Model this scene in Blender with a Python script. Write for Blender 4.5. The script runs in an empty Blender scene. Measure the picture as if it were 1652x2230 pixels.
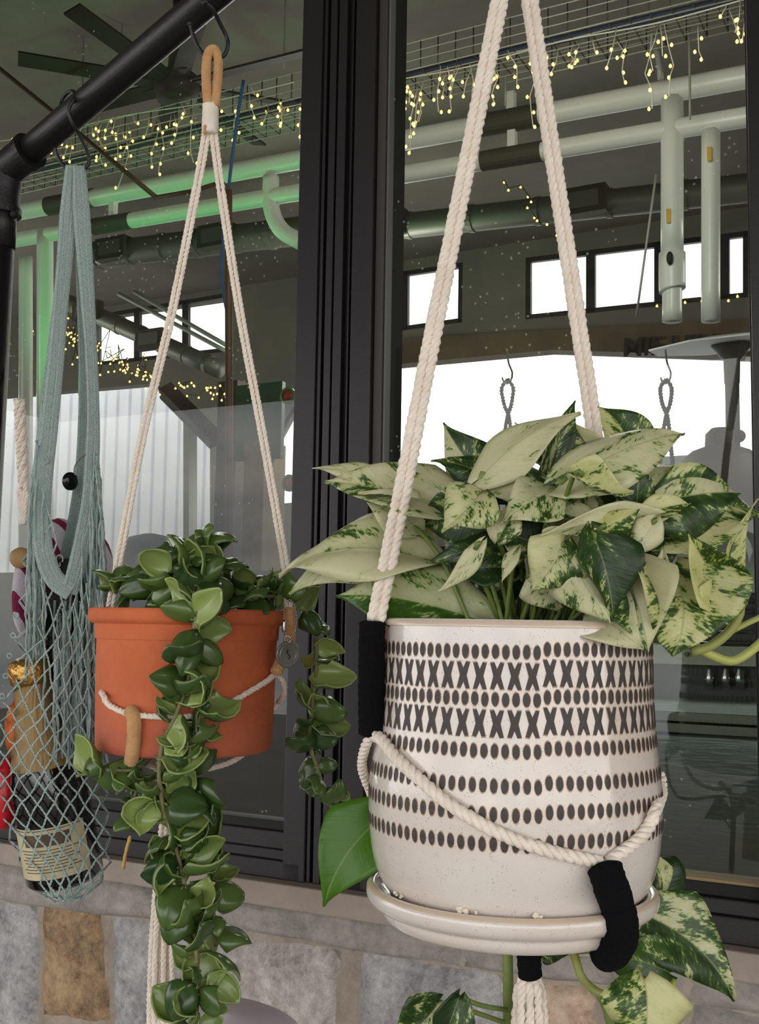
import bpy, bmesh, math, random
from mathutils import Vector, Matrix, Euler
random.seed(11)
V = Vector; R_ = math.radians; PI = math.pi
SC = bpy.context.scene
COL = SC.collection

# ------------------------------------------------------------------ camera
FPX = 2400.0
EYE = 1.50
PITCH, ROLL = R_(5.8), R_(0.92)
CAM_R = Matrix.Rotation(PI/2 + PITCH, 3, 'X') @ Matrix.Rotation(ROLL, 3, 'Z')
CAM_P = V((0, 0, EYE))
cd = bpy.data.cameras.new('camera'); cam = bpy.data.objects.new('camera', cd); COL.objects.link(cam)
cam.matrix_world = Matrix.Translation(CAM_P) @ CAM_R.to_4x4()
cd.sensor_fit = 'VERTICAL'; cd.sensor_height = 24.0; cd.lens = FPX/2230*24.0
cd.clip_start = 0.02; cd.clip_end = 200
SC.camera = cam

def P(px, py, d):
    """point seen at that place in the photograph, d metres in front of the camera"""
    return CAM_P + CAM_R @ V(((px-826)/FPX*d, -(py-1115)/FPX*d, -d))
def N(x, y, z):          # direction: right, up, towards the camera
    return (CAM_R @ V((x, y, z))).normalized()

# ------------------------------------------------------------------ world, light, exposure
w = bpy.data.worlds.new('sky'); SC.world = w; w.use_nodes = True
nt = w.node_tree; nt.nodes.clear()
out = nt.nodes.new('ShaderNodeOutputWorld'); bg = nt.nodes.new('ShaderNodeBackground')
tc = nt.nodes.new('ShaderNodeTexCoord'); mp = nt.nodes.new('ShaderNodeMapping'); mp.inputs['Scale'].default_value = (1, 1, 3.2)
nz = nt.nodes.new('ShaderNodeTexNoise'); nz.inputs['Scale'].default_value = 2.6; nz.inputs['Detail'].default_value = 5
rp = nt.nodes.new('ShaderNodeValToRGB')
rp.color_ramp.elements[0].position = .33; rp.color_ramp.elements[0].color = (.34, .38, .46, 1)
rp.color_ramp.elements[1].position = .56; rp.color_ramp.elements[1].color = (1, .965, .92, 1)
nt.links.new(tc.outputs['Generated'], mp.inputs[0]); nt.links.new(mp.outputs[0], nz.inputs['Vector'])
nt.links.new(nz.outputs[0], rp.inputs[0]); nt.links.new(rp.outputs[0], bg.inputs[0]); nt.links.new(bg.outputs[0], out.inputs[0])
bg.inputs[1].default_value = 2.8
SC.view_settings.view_transform = 'Standard'; SC.view_settings.look = 'None'
SC.view_settings.gamma = 1.0; SC.view_settings.use_curve_mapping = False
SC.view_settings.exposure = 0.16
SC.cycles.adaptive_threshold = .005
SC.cycles.max_bounces = 8; SC.cycles.transparent_max_bounces = 16
SC.cycles.diffuse_bounces = 4; SC.cycles.glossy_bounces = 3; SC.cycles.caustics_reflective = False; SC.cycles.caustics_refractive = False
SC.cycles.use_denoising = True

def light(name, kind, loc, energy, color, size=.3, target=None):
    l = bpy.data.lights.new(name, kind); l.energy = energy; l.color = color
    if kind == 'AREA': l.size = size
    else: l.shadow_soft_size = size
    if kind == 'SPOT': l.spot_size = R_(75); l.spot_blend = .6
    o = bpy.data.objects.new(name, l); COL.objects.link(o); o.location = loc
    if target is not None:
        o.rotation_euler = (V(target)-V(loc)).to_track_quat('-Z', 'Y').to_euler()
    return o

# ------------------------------------------------------------------ wall frame (u along the wall, v into the room)
WA = R_(27.9)
UD = V((math.cos(WA), -math.sin(WA), 0)); VD = V((math.sin(WA), math.cos(WA), 0))
Q0 = P(1652, 2067, 1.28)
ZS = Q0.z                                             # top of the sill
def L(u, v, z): return V((Q0.x, Q0.y, 0)) + UD*u + VD*v + V((0, 0, z))
def hit(px, py, v):
    """(u, z) where the sight line through that place meets the plane v"""
    d = P(px, py, 1) - CAM_P
    q = (V((Q0.x, Q0.y, 0)) + VD*v - CAM_P)
    t = q.dot(VD)/d.dot(VD)
    p = CAM_P + d*t
    return ((p-Q0).dot(UD), p.z)
def H(px, py, v):
    u, z = hit(px, py, v); return L(u, v, z)

# unseen fill lamps added to brighten the hall, and the green stage light
for k_, (lu, lv, e_) in enumerate(((-4, 6.2, 70), (-9, 6.2, 60), (-15, 5.5, 70), (.6, 5.6, 55), (-.9, 2.5, 42), (-2.5, 2.2, 30), (-6.5, 2.4, 30))):
    light('hall_fill_lamp', 'POINT', L(lu, lv, EYE+2.2), e_, (1, .94, .86), .35)
light('green_stage_light', 'SPOT', L(-4.4, 3.2, EYE+.9), 60, (.08, 1, .25), .1, H(300, 480, 4.2)).data.spot_size = R_(95)

# ------------------------------------------------------------------ materials
MATS = {}
def S(r, g, b):            # sRGB 0..255 -> linear
    f = lambda c: ((c/255+.055)/1.055)**2.4 if c > 10 else c/255/12.92
    return (f(r), f(g), f(b), 1)
def mat(name, col, rough=.6, metal=0, bump=None, var=None, emit=None, coat=0, spec=None, aniso=None, trans=None, sheen=0):
    """bump=(scale, strength[, stretch]); var=(colour2, scale, lo, hi)"""
    if name in MATS: return MATS[name]
    m = bpy.data.materials.new(name); m.use_nodes = True; t = m.node_tree
    b = t.nodes['Principled BSDF']; b.inputs['Base Color'].default_value = col
    b.inputs['Roughness'].default_value = rough; b.inputs['Metallic'].default_value = metal
    b.inputs['Coat Weight'].default_value = coat; b.inputs['Coat Roughness'].default_value = .08
    if sheen: b.inputs['Sheen Weight'].default_value = sheen
    if spec is not None: b.inputs['Specular IOR Level'].default_value = spec
    c = t.nodes.new('ShaderNodeTexCoord')
    if var:
        n = t.nodes.new('ShaderNodeTexNoise'); n.inputs['Scale'].default_value = var[1]; n.inputs['Detail'].default_value = 6
        n.inputs['Roughness'].default_value = .65
        r = t.nodes.new('ShaderNodeMapRange'); r.inputs[1].default_value = var[2]; r.inputs[2].default_value = var[3]
        x = t.nodes.new('ShaderNodeMix'); x.data_type = 'RGBA'; x.inputs[6].default_value = col; x.inputs[7].default_value = var[0]
        t.links.new(c.outputs['Object'], n.inputs['Vector']); t.links.new(n.outputs[0], r.inputs[0])
        t.links.new(r.outputs[0], x.inputs[0]); t.links.new(x.outputs[2], b.inputs['Base Color'])
    if bump:
        n = t.nodes.new('ShaderNodeTexNoise'); n.inputs['Scale'].default_value = bump[0]; n.inputs['Detail'].default_value = 5
        k = t.nodes.new('ShaderNodeBump'); k.inputs['Strength'].default_value = bump[1]; k.inputs['Distance'].default_value = .004
        if len(bump) > 2:
            g = t.nodes.new('ShaderNodeMapping'); g.inputs['Scale'].default_value = bump[2]
            t.links.new(c.outputs['Object'], g.inputs[0]); t.links.new(g.outputs[0], n.inputs['Vector'])
        else: t.links.new(c.outputs['Object'], n.inputs['Vector'])
        t.links.new(n.outputs[0], k.inputs['Height']); t.links.new(k.outputs[0], b.inputs['Normal'])
    if emit: b.inputs['Emission Color'].default_value = emit[0]; b.inputs['Emission Strength'].default_value = emit[1]
    MATS[name] = m; return m

M_BLACK = mat('black_metal', S(33, 31, 33), .42, .3, bump=(300, .12))
M_ALU = mat('black_aluminium', S(37, 34, 36), .38, .25, bump=(500, .06))
M_GROOVE = mat('black_gasket', S(7, 7, 8), .7)
M_ROPE = mat('cotton_rope', S(251, 240, 226), .95, var=(S(238, 222, 205), 60, .4, .75), bump=(900, .35), sheen=.3)
M_TAN = mat('tan_cord', S(214, 165, 112), .95, var=(S(180, 130, 82), 90, .4, .8), bump=(900, .5), sheen=.2)
M_BCORD = mat('black_cord', S(14, 14, 17), 1.0, bump=(350, .8), spec=.15)
M_TEAL = mat('teal_cotton', S(184, 204, 200), .95, bump=(900, .5), sheen=.3, var=(S(150, 174, 174), 50, .35, .75))
M_STEEL = mat('bright_steel', S(200, 200, 198), .25, 1)
M_GOLD = mat('gold_foil', S(196, 152, 84), .33, .9, bump=(95, 1.0))
M_CHROME = mat('chrome', S(190, 195, 195), .15, 1)

def leafmat():
    m = bpy.data.materials.new('variegated_leaf'); m.use_nodes = True; t = m.node_tree; nd = t.nodes; lk = t.links
    b = nd['Principled BSDF']
    uv = nd.new('ShaderNodeUVMap'); sp = nd.new('ShaderNodeSeparateXYZ'); lk.new(uv.outputs[0], sp.inputs[0])
    oi = nd.new('ShaderNodeObjectInfo'); cs = nd.new('ShaderNodeSeparateColor'); lk.new(oi.outputs['Color'], cs.inputs[0])
    def mth(op, a, bb=None, c=None):
        n = nd.new('ShaderNodeMath'); n.operation = op
        for i, x in enumerate((a, bb, c)):
            if x is None: continue
            if isinstance(x, (int, float)): n.inputs[i].default_value = x
            else: lk.new(x, n.inputs[i])
        return n.outputs[0]
    u = sp.outputs[0]; v = sp.outputs[1]; av = mth('ABSOLUTE', v)
    c = mth('SUBTRACT', u, mth('MULTIPLY', av, .30))
    rnd = mth('MULTIPLY', oi.outputs['Random'], 37.0)
    def noise(x, y, z, sc, det):
        cb = nd.new('ShaderNodeCombineXYZ')
        for i, q in enumerate((x, y, z)): lk.new(q, cb.inputs[i])
        n = nd.new('ShaderNodeTexNoise'); n.inputs['Scale'].default_value = sc; n.inputs['Detail'].default_value = det
        n.inputs['Roughness'].default_value = .6
        lk.new(cb.outputs[0], n.inputs['Vector']); return n.outputs[0]
    big = noise(mth('MULTIPLY', c, 1.6), v, rnd, 2.4, 1.5)
    stk = noise(mth('MULTIPLY', c, 30), mth('MULTIPLY', v, 7), rnd, 1.3, 4)
    mid = noise(mth('MULTIPLY', c, 8), mth('MULTIPLY', v, 3.2), rnd, 1.3, 4)
    f = mth('ADD', mth('MULTIPLY', big, 1.7), mth('ADD', mth('MULTIPLY', stk, 1.25), mth('MULTIPLY', mid, 1.3)))
    f = mth('ADD', f, mth('MULTIPLY', mth('SUBTRACT', cs.outputs[0], .5), 1.1))          # bias
    f = mth('SUBTRACT', f, 1.70)
    sgn = mth('SIGN', v); fr2 = mth('SUBTRACT', mth('FRACT', mth('MULTIPLY', oi.outputs['Random'], 71.3)), .5)
    f = mth('ADD', f, mth('MULTIPLY', mth('MULTIPLY', sgn, fr2), .62))
    r = nd.new('ShaderNodeValToRGB'); e = r.color_ramp.elements
    e[0].position = .0; e[0].color = S(214, 212, 172)
    e[1].position = 1.; e[1].color = S(36, 62, 24)
    for p_, cc in ((.40, S(198, 202, 152)), (.47, S(150, 168, 98)), (.53, S(104, 132, 66)), (.60, S(62, 92, 38))):
        q = e.new(p_); q.color = cc
    lk.new(f, r.inputs[0])
    # yellow tint through object colour G, fresh bright green through B
    x = nd.new('ShaderNodeMix'); x.data_type = 'RGBA'; x.blend_type = 'MULTIPLY'; x.inputs[7].default_value = (1.0, 1.0, .5, 1)
    lk.new(cs.outputs[1], x.inputs[0]); lk.new(r.outputs[0], x.inputs[6])
    y = nd.new('ShaderNodeMix'); y.data_type = 'RGBA'; y.inputs[7].default_value = S(78, 128, 24)
    lk.new(cs.outputs[2], y.inputs[0]); lk.new(x.outputs[2], y.inputs[6])
    rib = mth('LESS_THAN', av, .022)
    z = nd.new('ShaderNodeMix'); z.data_type = 'RGBA'; z.inputs[7].default_value = S(150, 165, 100)
    lk.new(mth('MULTIPLY', rib, .45), z.inputs[0]); lk.new(y.outputs[2], z.inputs[6])
    lk.new(z.outputs[2], b.inputs['Base Color'])
    b.inputs['Roughness'].default_value = .38
    vein = noise(mth('MULTIPLY', c, 16), mth('MULTIPLY', av, 1.0), rnd, 1, 2)
    k = nd.new('ShaderNodeBump'); k.inputs['Strength'].default_value = .25; k.inputs['Distance'].default_value = .002
    lk.new(vein, k.inputs['Height']); lk.new(k.outputs[0], b.inputs['Normal'])
    tr = nd.new('ShaderNodeBsdfTranslucent'); lk.new(z.outputs[2], tr.inputs[0])
    mx = nd.new('ShaderNodeMixShader'); mx.inputs[0].default_value = .22
    lk.new(b.outputs[0], mx.inputs[1]); lk.new(tr.outputs[0], mx.inputs[2]); lk.new(mx.outputs[0], nd['Material Output'].inputs[0])
    return m
M_LEAF = leafmat()

def hoyamat(pale):
    m = bpy.data.materials.new('pale_leaf_underside' if pale else 'waxy_green_leaf'); m.use_nodes = True; t = m.node_tree; nd = t.nodes; lk = t.links
    b = nd['Principled BSDF']; g = nd.new('ShaderNodeNewGeometry'); oi = nd.new('ShaderNodeObjectInfo')
    uv = nd.new('ShaderNodeUVMap'); sp = nd.new('ShaderNodeSeparateXYZ'); lk.new(uv.outputs[0], sp.inputs[0])
    ab = nd.new('ShaderNodeMath'); ab.operation = 'ABSOLUTE'; lk.new(sp.outputs[1], ab.inputs[0])
    mr = nd.new('ShaderNodeMapRange'); mr.inputs[1].default_value = .93; mr.inputs[2].default_value = 1.0; mr.inputs[4].default_value = .22
    lk.new(ab.outputs[0], mr.inputs[0])
    d = nd.new('ShaderNodeMix'); d.data_type = 'RGBA'; d.inputs[6].default_value = S(44, 72, 34); d.inputs[7].default_value = S(92, 118, 56)
    lk.new(oi.outputs['Random'], d.inputs[0])
    p = nd.new('ShaderNodeMix'); p.data_type = 'RGBA'; p.inputs[6].default_value = S(122, 144, 78); p.inputs[7].default_value = S(158, 176, 102)
    lk.new(oi.outputs['Random'], p.inputs[0])
    x = nd.new('ShaderNodeMix'); x.data_type = 'RGBA'; x.inputs[0].default_value = pale
    lk.new(d.outputs[2], x.inputs[6]); lk.new(p.outputs[2], x.inputs[7])
    y = nd.new('ShaderNodeMix'); y.data_type = 'RGBA'; y.inputs[7].default_value = S(160, 178, 112)
    lk.new(mr.outputs[0], y.inputs[0]); lk.new(x.outputs[2], y.inputs[6])
    lk.new(y.outputs[2], b.inputs['Base Color']); b.inputs['Roughness'].default_value = .24; b.inputs['Specular IOR Level'].default_value = .6
    tr = nd.new('ShaderNodeBsdfTranslucent'); lk.new(y.outputs[2], tr.inputs[0])
    mx = nd.new('ShaderNodeMixShader'); mx.inputs[0].default_value = .1
    lk.new(b.outputs[0], mx.inputs[1]); lk.new(tr.outputs[0], mx.inputs[2]); lk.new(mx.outputs[0], nd['Material Output'].inputs[0])
    return m
M_HOYA = hoyamat(0.0); M_HOYA2 = hoyamat(1.0)

def glassmat():
    m = bpy.data.materials.new('window_glass'); m.use_nodes = True; t = m.node_tree; nd = t.nodes; lk = t.links; nd.remove(nd['Principled BSDF'])
    tr = nd.new('ShaderNodeBsdfTransparent'); tr.inputs[0].default_value = (.93, .96, .94, 1)
    gl = nd.new('ShaderNodeBsdfGlossy'); gl.inputs['Roughness'].default_value = .0
    lw = nd.new('ShaderNodeLayerWeight'); pw = nd.new('ShaderNodeMath'); pw.operation = 'POWER'; pw.inputs[1].default_value = 4
    lk.new(lw.outputs['Facing'], pw.inputs[0])
    ma = nd.new('ShaderNodeMath'); ma.operation = 'MULTIPLY_ADD'; ma.inputs[1].default_value = .7; ma.inputs[2].default_value = .03
    lk.new(pw.outputs[0], ma.inputs[0])
    mx = nd.new('ShaderNodeMixShader'); lk.new(ma.outputs[0], mx.inputs[0]); lk.new(tr.outputs[0], mx.inputs[1]); lk.new(gl.outputs[0], mx.inputs[2])
    # small dried water spots
    c = nd.new('ShaderNodeTexCoord'); vo = nd.new('ShaderNodeTexVoronoi'); vo.inputs['Scale'].default_value = 70
    lk.new(c.outputs['Object'], vo.inputs['Vector'])
    n = nd.new('ShaderNodeTexNoise'); n.inputs['Scale'].default_value = 6; lk.new(c.outputs['Object'], n.inputs['Vector'])
    th = nd.new('ShaderNodeMath'); th.operation = 'GREATER_THAN'; th.inputs[1].default_value = .585; lk.new(n.outputs[0], th.inputs[0])
    lt = nd.new('ShaderNodeMath'); lt.operation = 'LESS_THAN'; lk.new(vo.outputs['Distance'], lt.inputs[0]); lt.inputs[1].default_value = .13
    sc = nd.new('ShaderNodeMath'); sc.operation = 'MULTIPLY'; lk.new(th.outputs[0], sc.inputs[1]); lk.new(lt.outputs[0], sc.inputs[0])
    sc2 = nd.new('ShaderNodeMath'); sc2.operation = 'MULTIPLY'; sc2.inputs[1].default_value = .22; lk.new(sc.outputs[0], sc2.inputs[0]); sc = sc2
    df = nd.new('ShaderNodeBsdfDiffuse'); df.inputs[0].default_value = (.8, .85, .85, 1)
    m2 = nd.new('ShaderNodeMixShader'); lk.new(sc.outputs[0], m2.inputs[0]); lk.new(mx.outputs[0], m2.inputs[1]); lk.new(df.outputs[0], m2.inputs[2])
    lk.new(m2.outputs[0], nd['Material Output'].inputs[0])
    return m
M_GLASS = glassmat()

def stonemat(name, c1, c2, c3, sc):
    m = bpy.data.materials.new(name); m.use_nodes = True; t = m.node_tree; nd = t.nodes; lk = t.links; b = nd['Principled BSDF']
    c = nd.new('ShaderNodeTexCoord'); oi = nd.new('ShaderNodeObjectInfo')
    ad = nd.new('ShaderNodeVectorMath'); ad.operation = 'ADD'; lk.new(c.outputs['Object'], ad.inputs[0]); lk.new(oi.outputs['Random'], ad.inputs[1])
    n = nd.new('ShaderNodeTexNoise'); n.inputs['Scale'].default_value = sc; n.inputs['Detail'].default_value = 8; n.inputs['Roughness'].default_value = .72
    n2 = nd.new('ShaderNodeTexNoise'); n2.inputs['Scale'].default_value = sc*5; n2.inputs['Detail'].default_value = 8; n2.inputs['Roughness'].default_value = .8
    lk.new(ad.outputs[0], n.inputs['Vector']); lk.new(ad.outputs[0], n2.inputs['Vector'])
    mm = nd.new('ShaderNodeMath'); mm.operation = 'ADD'; lk.new(n.outputs[0], mm.inputs[0]); lk.new(n2.outputs[0], mm.inputs[1])
    r = nd.new('ShaderNodeValToRGB'); e = r.color_ramp.elements; r.color_ramp.interpolation = 'LINEAR'
    hf = nd.new('ShaderNodeMath'); hf.operation = 'MULTIPLY'; hf.inputs[1].default_value = .5; lk.new(mm.outputs[0], hf.inputs[0]); lk.new(hf.outputs[0], r.inputs[0])
    e[0].position = .39; e[0].color = c1; e[1].position = .63; e[1].color = c3; q = e.new(.5); q.color = c2
    lk.new(r.outputs[0], b.inputs['Base Color']); b.inputs['Roughness'].default_value = .9
    k = nd.new('ShaderNodeBump'); k.inputs['Strength'].default_value = .8; k.inputs['Distance'].default_value = .008
    lk.new(hf.outputs[0], k.inputs['Height']); lk.new(k.outputs[0], b.inputs['Normal'])
    return m
M_ST_GREY = stonemat('grey_stone', S(133, 128, 126), S(171, 167, 163), S(212, 207, 203), 16)
M_ST_BLUE = stonemat('bluish_grey_stone', S(133, 129, 131), S(176, 174, 174), S(216, 214, 213), 20)
M_ST_LIGHT = stonemat('light_grey_stone', S(137, 131, 124), S(185, 179, 171), S(230, 225, 218), 14)
M_ST_BROWN = stonemat('brown_stone', S(103, 83, 65), S(164, 137, 106), S(205, 176, 135), 15)
M_ST_TAN = stonemat('tan_stone', S(155, 126, 108), S(207, 180, 155), S(232, 212, 189), 18)
M_LEDGE = stonemat('grey_ledge_stone', S(126, 122, 116), S(158, 153, 146), S(185, 178, 169), 9)
M_MORTAR = stonemat('mortar', S(150, 138, 126), S(170, 157, 143), S(186, 174, 160), 10)
M_SILL = mat('sill_stone', S(164, 151, 140), .75, var=(S(142, 129, 119), 8, .4, .7), bump=(160, .35))

# ------------------------------------------------------------------ mesh helpers
def parallel(pts):
    """tangent and frame at each point"""
    n = len(pts); T = []
    for i in range(n):
        a = pts[max(0, i-1)]; b = pts[min(n-1, i+1)]; d = b-a
        T.append(d.normalized() if d.length > 1e-9 else (T[-1] if T else V((0, 0, 1))))
    up = V((0, 0, 1)) if abs(T[0].z) < .9 else V((1, 0, 0))
    X = (up - T[0]*up.dot(T[0])).normalized(); fr = []
    for i in range(n):
        X = (X - T[i]*X.dot(T[i]))
        X = X.normalized() if X.length > 1e-6 else T[i].orthogonal().normalized()
        fr.append((T[i], X, T[i].cross(X)))
    return fr
def smooth(ctrl, step=.006, n=None):
    """catmull-rom through control points (Vectors or tuples of any length)"""
    c = [V(p) for p in ctrl]
    if len(c) == 2: c = [c[0], (c[0]+c[1])/2, c[1]]
    c = [2*c[0]-c[1]] + c + [2*c[-1]-c[-2]]
    o = []
    for i in range(1, len(c)-2):
        a, b, d, e = c[i-1:i+3]
        k = max(2, int((d-b).length/step)) if n is None else n
        for j in range(k):
            t = j/k
            o.append(.5*((2*b)+(d-a)*t+(2*a-5*b+4*d-e)*t*t+(3*b-a-3*d+e)*t*t*t))
    o.append(c[-2]); return o
def pix(ctrl, step=.006):
    return smooth([P(*c) for c in ctrl], step)

class MB:
    def __init__(s): s.v = []; s.f = []; s.uv = []; s.hasuv = False
    def quad(s, a, b, c, d):
        i = len(s.v); s.v += [a, b, c, d]; s.f.append((i, i+1, i+2, i+3))
    def box(s, c, sx, sy, sz, ax=None, ay=None, az=None):
        ax = ax or V((1, 0, 0)); ay = ay or V((0, 1, 0)); az = az or V((0, 0, 1)); i = len(s.v)
        for x in (-.5, .5):
            for y in (-.5, .5):
                for z in (-.5, .5): s.v.append(V(c)+ax*(x*sx)+ay*(y*sy)+az*(z*sz))
        for f in ((0, 1, 3, 2), (4, 6, 7, 5), (0, 4, 5, 1), (2, 3, 7, 6), (0, 2, 6, 4), (1, 5, 7, 3)): s.f.append(tuple(i+k for k in f))
    def lbox(s, u0, u1, v0, v1, z0, z1):
        s.box(L((u0+u1)/2, (v0+v1)/2, (z0+z1)/2), abs(u1-u0), abs(v1-v0), abs(z1-z0), UD, VD)
    def tube(s, pts, r, sides=8, caps=True, flat=None, hint=None):
        """r: number or list. flat=(a,b) ellipse factors with hint normal"""
        fr = parallel(pts); i0 = len(s.v); n = len(pts)
        for k, p in enumerate(pts):
            rr = r[k] if isinstance(r, (list, tuple)) else r
            T, X, Y = fr[k]
            if hint is not None:
                h = hint[k] if isinstance(hint, list) else hint
                X = (h - T*h.dot(T)).normalized(); Y = T.cross(X)
            fa, fb = flat or (1, 1)
            for j in range(sides):
                a = 2*PI*j/sides
                s.v.append(p + X*(math.cos(a)*rr*fa) + Y*(math.sin(a)*rr*fb))
        for k in range(n-1):
            for j in range(sides):
                a = i0+k*sides+j; b = i0+k*sides+(j+1) % sides
                s.f.append((a, b, b+sides, a+sides))
        if caps:
            s.f.append(tuple(i0+j for j in range(sides))[::-1]); s.f.append(tuple(i0+(n-1)*sides+j for j in range(sides)))
    def rope(s, pts, R, pitch, strands=3, sides=6, phase=0):
        fr = parallel(pts); acc = 0; ang = []
        for k in range(len(pts)):
            if k: acc += (pts[k]-pts[k-1]).length
            ang.append(acc/pitch*2*PI+phase)
        for q in range(strands):
            o = []
            for k, p in enumerate(pts):
                a = ang[k]+2*PI*q/strands
                o.append(p + fr[k][1]*(math.cos(a)*R*.5) + fr[k][2]*(math.sin(a)*R*.5))
            s.tube(o, R*.55, sides)
    def wrap(s, pts, R, pitch, sides=12, flat=None, hint=None, tilt=.0):
        """cord wound round a core: ridged tube"""
        ln = sum((pts[i+1]-pts[i]).length for i in range(len(pts)-1)); n = max(6, int(ln/pitch*5))
        cum = [0]
        for i in range(len(pts)-1): cum.append(cum[-1]+(pts[i+1]-pts[i]).length)
        o = []; rr = []; j = 0
        for k in range(n+1):
            d = ln*k/n
            while j < len(cum)-2 and cum[j+1] < d: j += 1
            t = (d-cum[j])/max(1e-9, cum[j+1]-cum[j]); o.append(pts[j].lerp(pts[j+1], t))
            e = min(1, min(d, ln-d)/(R*.6)+.72)
            rr.append(R*(.975+.025*abs(math.sin(PI*d/pitch))+.018*math.sin(d*900)+.012*math.sin(d*370+1))*e)
        s.tube(o, rr, sides, True, flat, hint)
    def lathe(s, prof, o, seg=48, az=None, arc=None):
        """prof [(r,z)], axis through o along az"""
        az = (az or V((0, 0, 1))).normalized(); X = az.orthogonal().normalized()
        X = (V((1, 0, 0))-az*az.x).normalized(); Y = az.cross(X); i0 = len(s.v)
        for r, z in prof:
            for j in range(seg):
                a = 2*PI*j/seg; s.v.append(o+az*z+X*(r*math.cos(a))+Y*(r*math.sin(a)))
        for k in range(len(prof)-1):
            for j in range(seg):
                a = i0+k*seg+j; b = i0+k*seg+(j+1) % seg; s.f.append((a, b, b+seg, a+seg))
    def blob(s, c, rx, ry, rz, seg=12, ring=8, jit=0):
        i0 = len(s.v); pr = []
        for k in range(ring+1):
            ph = PI*k/ring
            for j in range(seg):
                a = 2*PI*j/seg; q = 1+random.uniform(-jit, jit)
                s.v.append(V(c)+V((math.sin(ph)*math.cos(a)*rx*q, math.sin(ph)*math.sin(a)*ry*q, math.cos(ph)*rz*q)))
        for k in range(ring):
            for j in range(seg):
                a = i0+k*seg+j; b = i0+k*seg+(j+1) % seg; s.f.append((a, a+seg, b+seg, b))
    def build(s, name, m, parent=None, smooth=True, origin=None):
        me = bpy.data.meshes.new(name)
        if origin is None:
            origin = sum(s.v, V((0, 0, 0)))/max(1, len(s.v))
            if parent is None: origin = V((origin.x, origin.y, min(p.z for p in s.v)))
        origin = V(origin)
        me.from_pydata([p-origin for p in s.v], [], s.f)
        if s.hasuv:
            ul = me.uv_layers.new(name='UVMap')
            for lp in me.loops: ul.data[lp.index].uv = s.uv[lp.vertex_index]
        me.materials.append(m)
        if smooth: me.polygons.foreach_set('use_smooth', [True]*len(me.polygons))
        me.update()
        o = bpy.data.objects.new(name, me); COL.objects.link(o); put(o, origin, parent)
        return o
WL = {}
def put(o, wl, parent):
    WL[o.name] = V(wl)
    if parent is not None:
        o.parent = parent; o.location = V(wl)-WL[parent.name]
    else: o.location = V(wl)
def thing(name, loc, label, cat, group=None):
    o = bpy.data.objects.new(name, None); COL.objects.link(o); o.empty_display_size = .02
    put(o, loc, None); return tag(o, label, cat, group)
def tag(o, label, cat, group=None, kind=None):
    o['label'] = label; o['category'] = cat
    if group: o['group'] = group
    if kind: o['kind'] = kind
    return o
def struct(o, label=None):
    o['kind'] = 'structure'
    if label: o['label'] = label
    return o
def copy_part(src, wl, parent, rot=None, scale=None):
    o = src.copy(); COL.objects.link(o); put(o, wl, parent)
    if rot is not None: o.rotation_mode = 'QUATERNION'; o.rotation_quaternion = rot
    if scale is not None: o.scale = (scale,)*3
    return o
def bevel(o, wdt=.002, seg=2):
    b = o.modifiers.new('bevel', 'BEVEL'); b.width = wdt; b.segments = seg; b.limit_method = 'ANGLE'; b.angle_limit = R_(40)
    return o

# ================================================================== SETTING
ZT = EYE+1.46                     # underside of the porch ceiling
ROOM_Z = EYE+3.9
def zrow(px, py, v): return hit(px, py, v)[1]
def ucol(px, v=0, py=1000): return hit(px, py, v)[0]
uL, uR = ucol(-420), ucol(2000)

# stone wall below the sill
mb = MB(); mb.lbox(uL, uR, .002, .10, 0, ZS-.034)
wall_front = struct(mb.build('wall_front', M_MORTAR, smooth=False), 'mortared fieldstone wall below the window sill')
def stone(tl, tr, br, bl, m, proud=.010, nx=14, ny=14, seed=0, nm='stone'):
    rnd = random.Random(seed*7+3)
    q = [hit(*c, 0) for c in (tl, tr, br, bl)]
    mb = MB(); ph = [rnd.uniform(0, 6) for _ in range(8)]
    for j in range(ny+1):
        for i in range(nx+1):
            s_, t_ = i/nx, j/ny
            top = V(q[0]).lerp(V(q[1]), s_); bot = V(q[3]).lerp(V(q[2]), s_); p = top.lerp(bot, t_)
            e = min(s_, 1-s_, t_, 1-t_)
            wob = .0022*(math.sin(s_*9+ph[0]+t_*3)+math.sin(t_*11+ph[1]-s_*4)+.6*math.sin(s_*23+ph[2])+.6*math.sin(t_*25+ph[3]))
            dx = wob if s_ in (0, 1) else wob*.4
            hgt = proud*(1-(1-min(1, e*5.5))**2.4) + (.0018*math.sin(s_*8+ph[4]+t_*5)+.0014*math.sin(t_*13+ph[5]-s_*9)+rnd.uniform(-.0005, .0005))*(e > 0)
            mb.v.append(L(p.x+dx, .002-hgt, p.y+wob*.7))
    for j in range(ny):
        for i in range(nx):
            a = j*(nx+1)+i; mb.f.append((a, a+nx+1, a+nx+2, a+1))
    return mb.build(nm, m, wall_front)
stone((-140, 1862), (478, 1948), (470, 2022), (-150, 1944), M_LEDGE, .012, 24, 8, 1)
stone((488, 1950), (1000, 2024), (1000, 2106), (480, 2024), M_LEDGE, .012, 22, 8, 2)
stone((1008, 2026), (1485, 2100), (1485, 2170), (1006, 2108), M_LEDGE, .012, 20, 8, 3)
stone((1500, 2103), (2000, 2182), (2000, 2260), (1498, 2178), M_LEDGE, .012, 16, 8, 4)
stone((-150, 1950), (78, 1972), (80, 2330), (-160, 2290), M_ST_BLUE, .012, seed=5)
stone((94, 1966), (222, 1990), (238, 2225), (92, 2212), M_ST_BROWN, .012, seed=6)
stone((246, 1996), (455, 2026), (455, 2350), (246, 2310), M_ST_BLUE, .011, seed=7)
stone((470, 2032), (742, 2072), (722, 2420), (470, 2380), M_ST_LIGHT, .013, seed=8)
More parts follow.
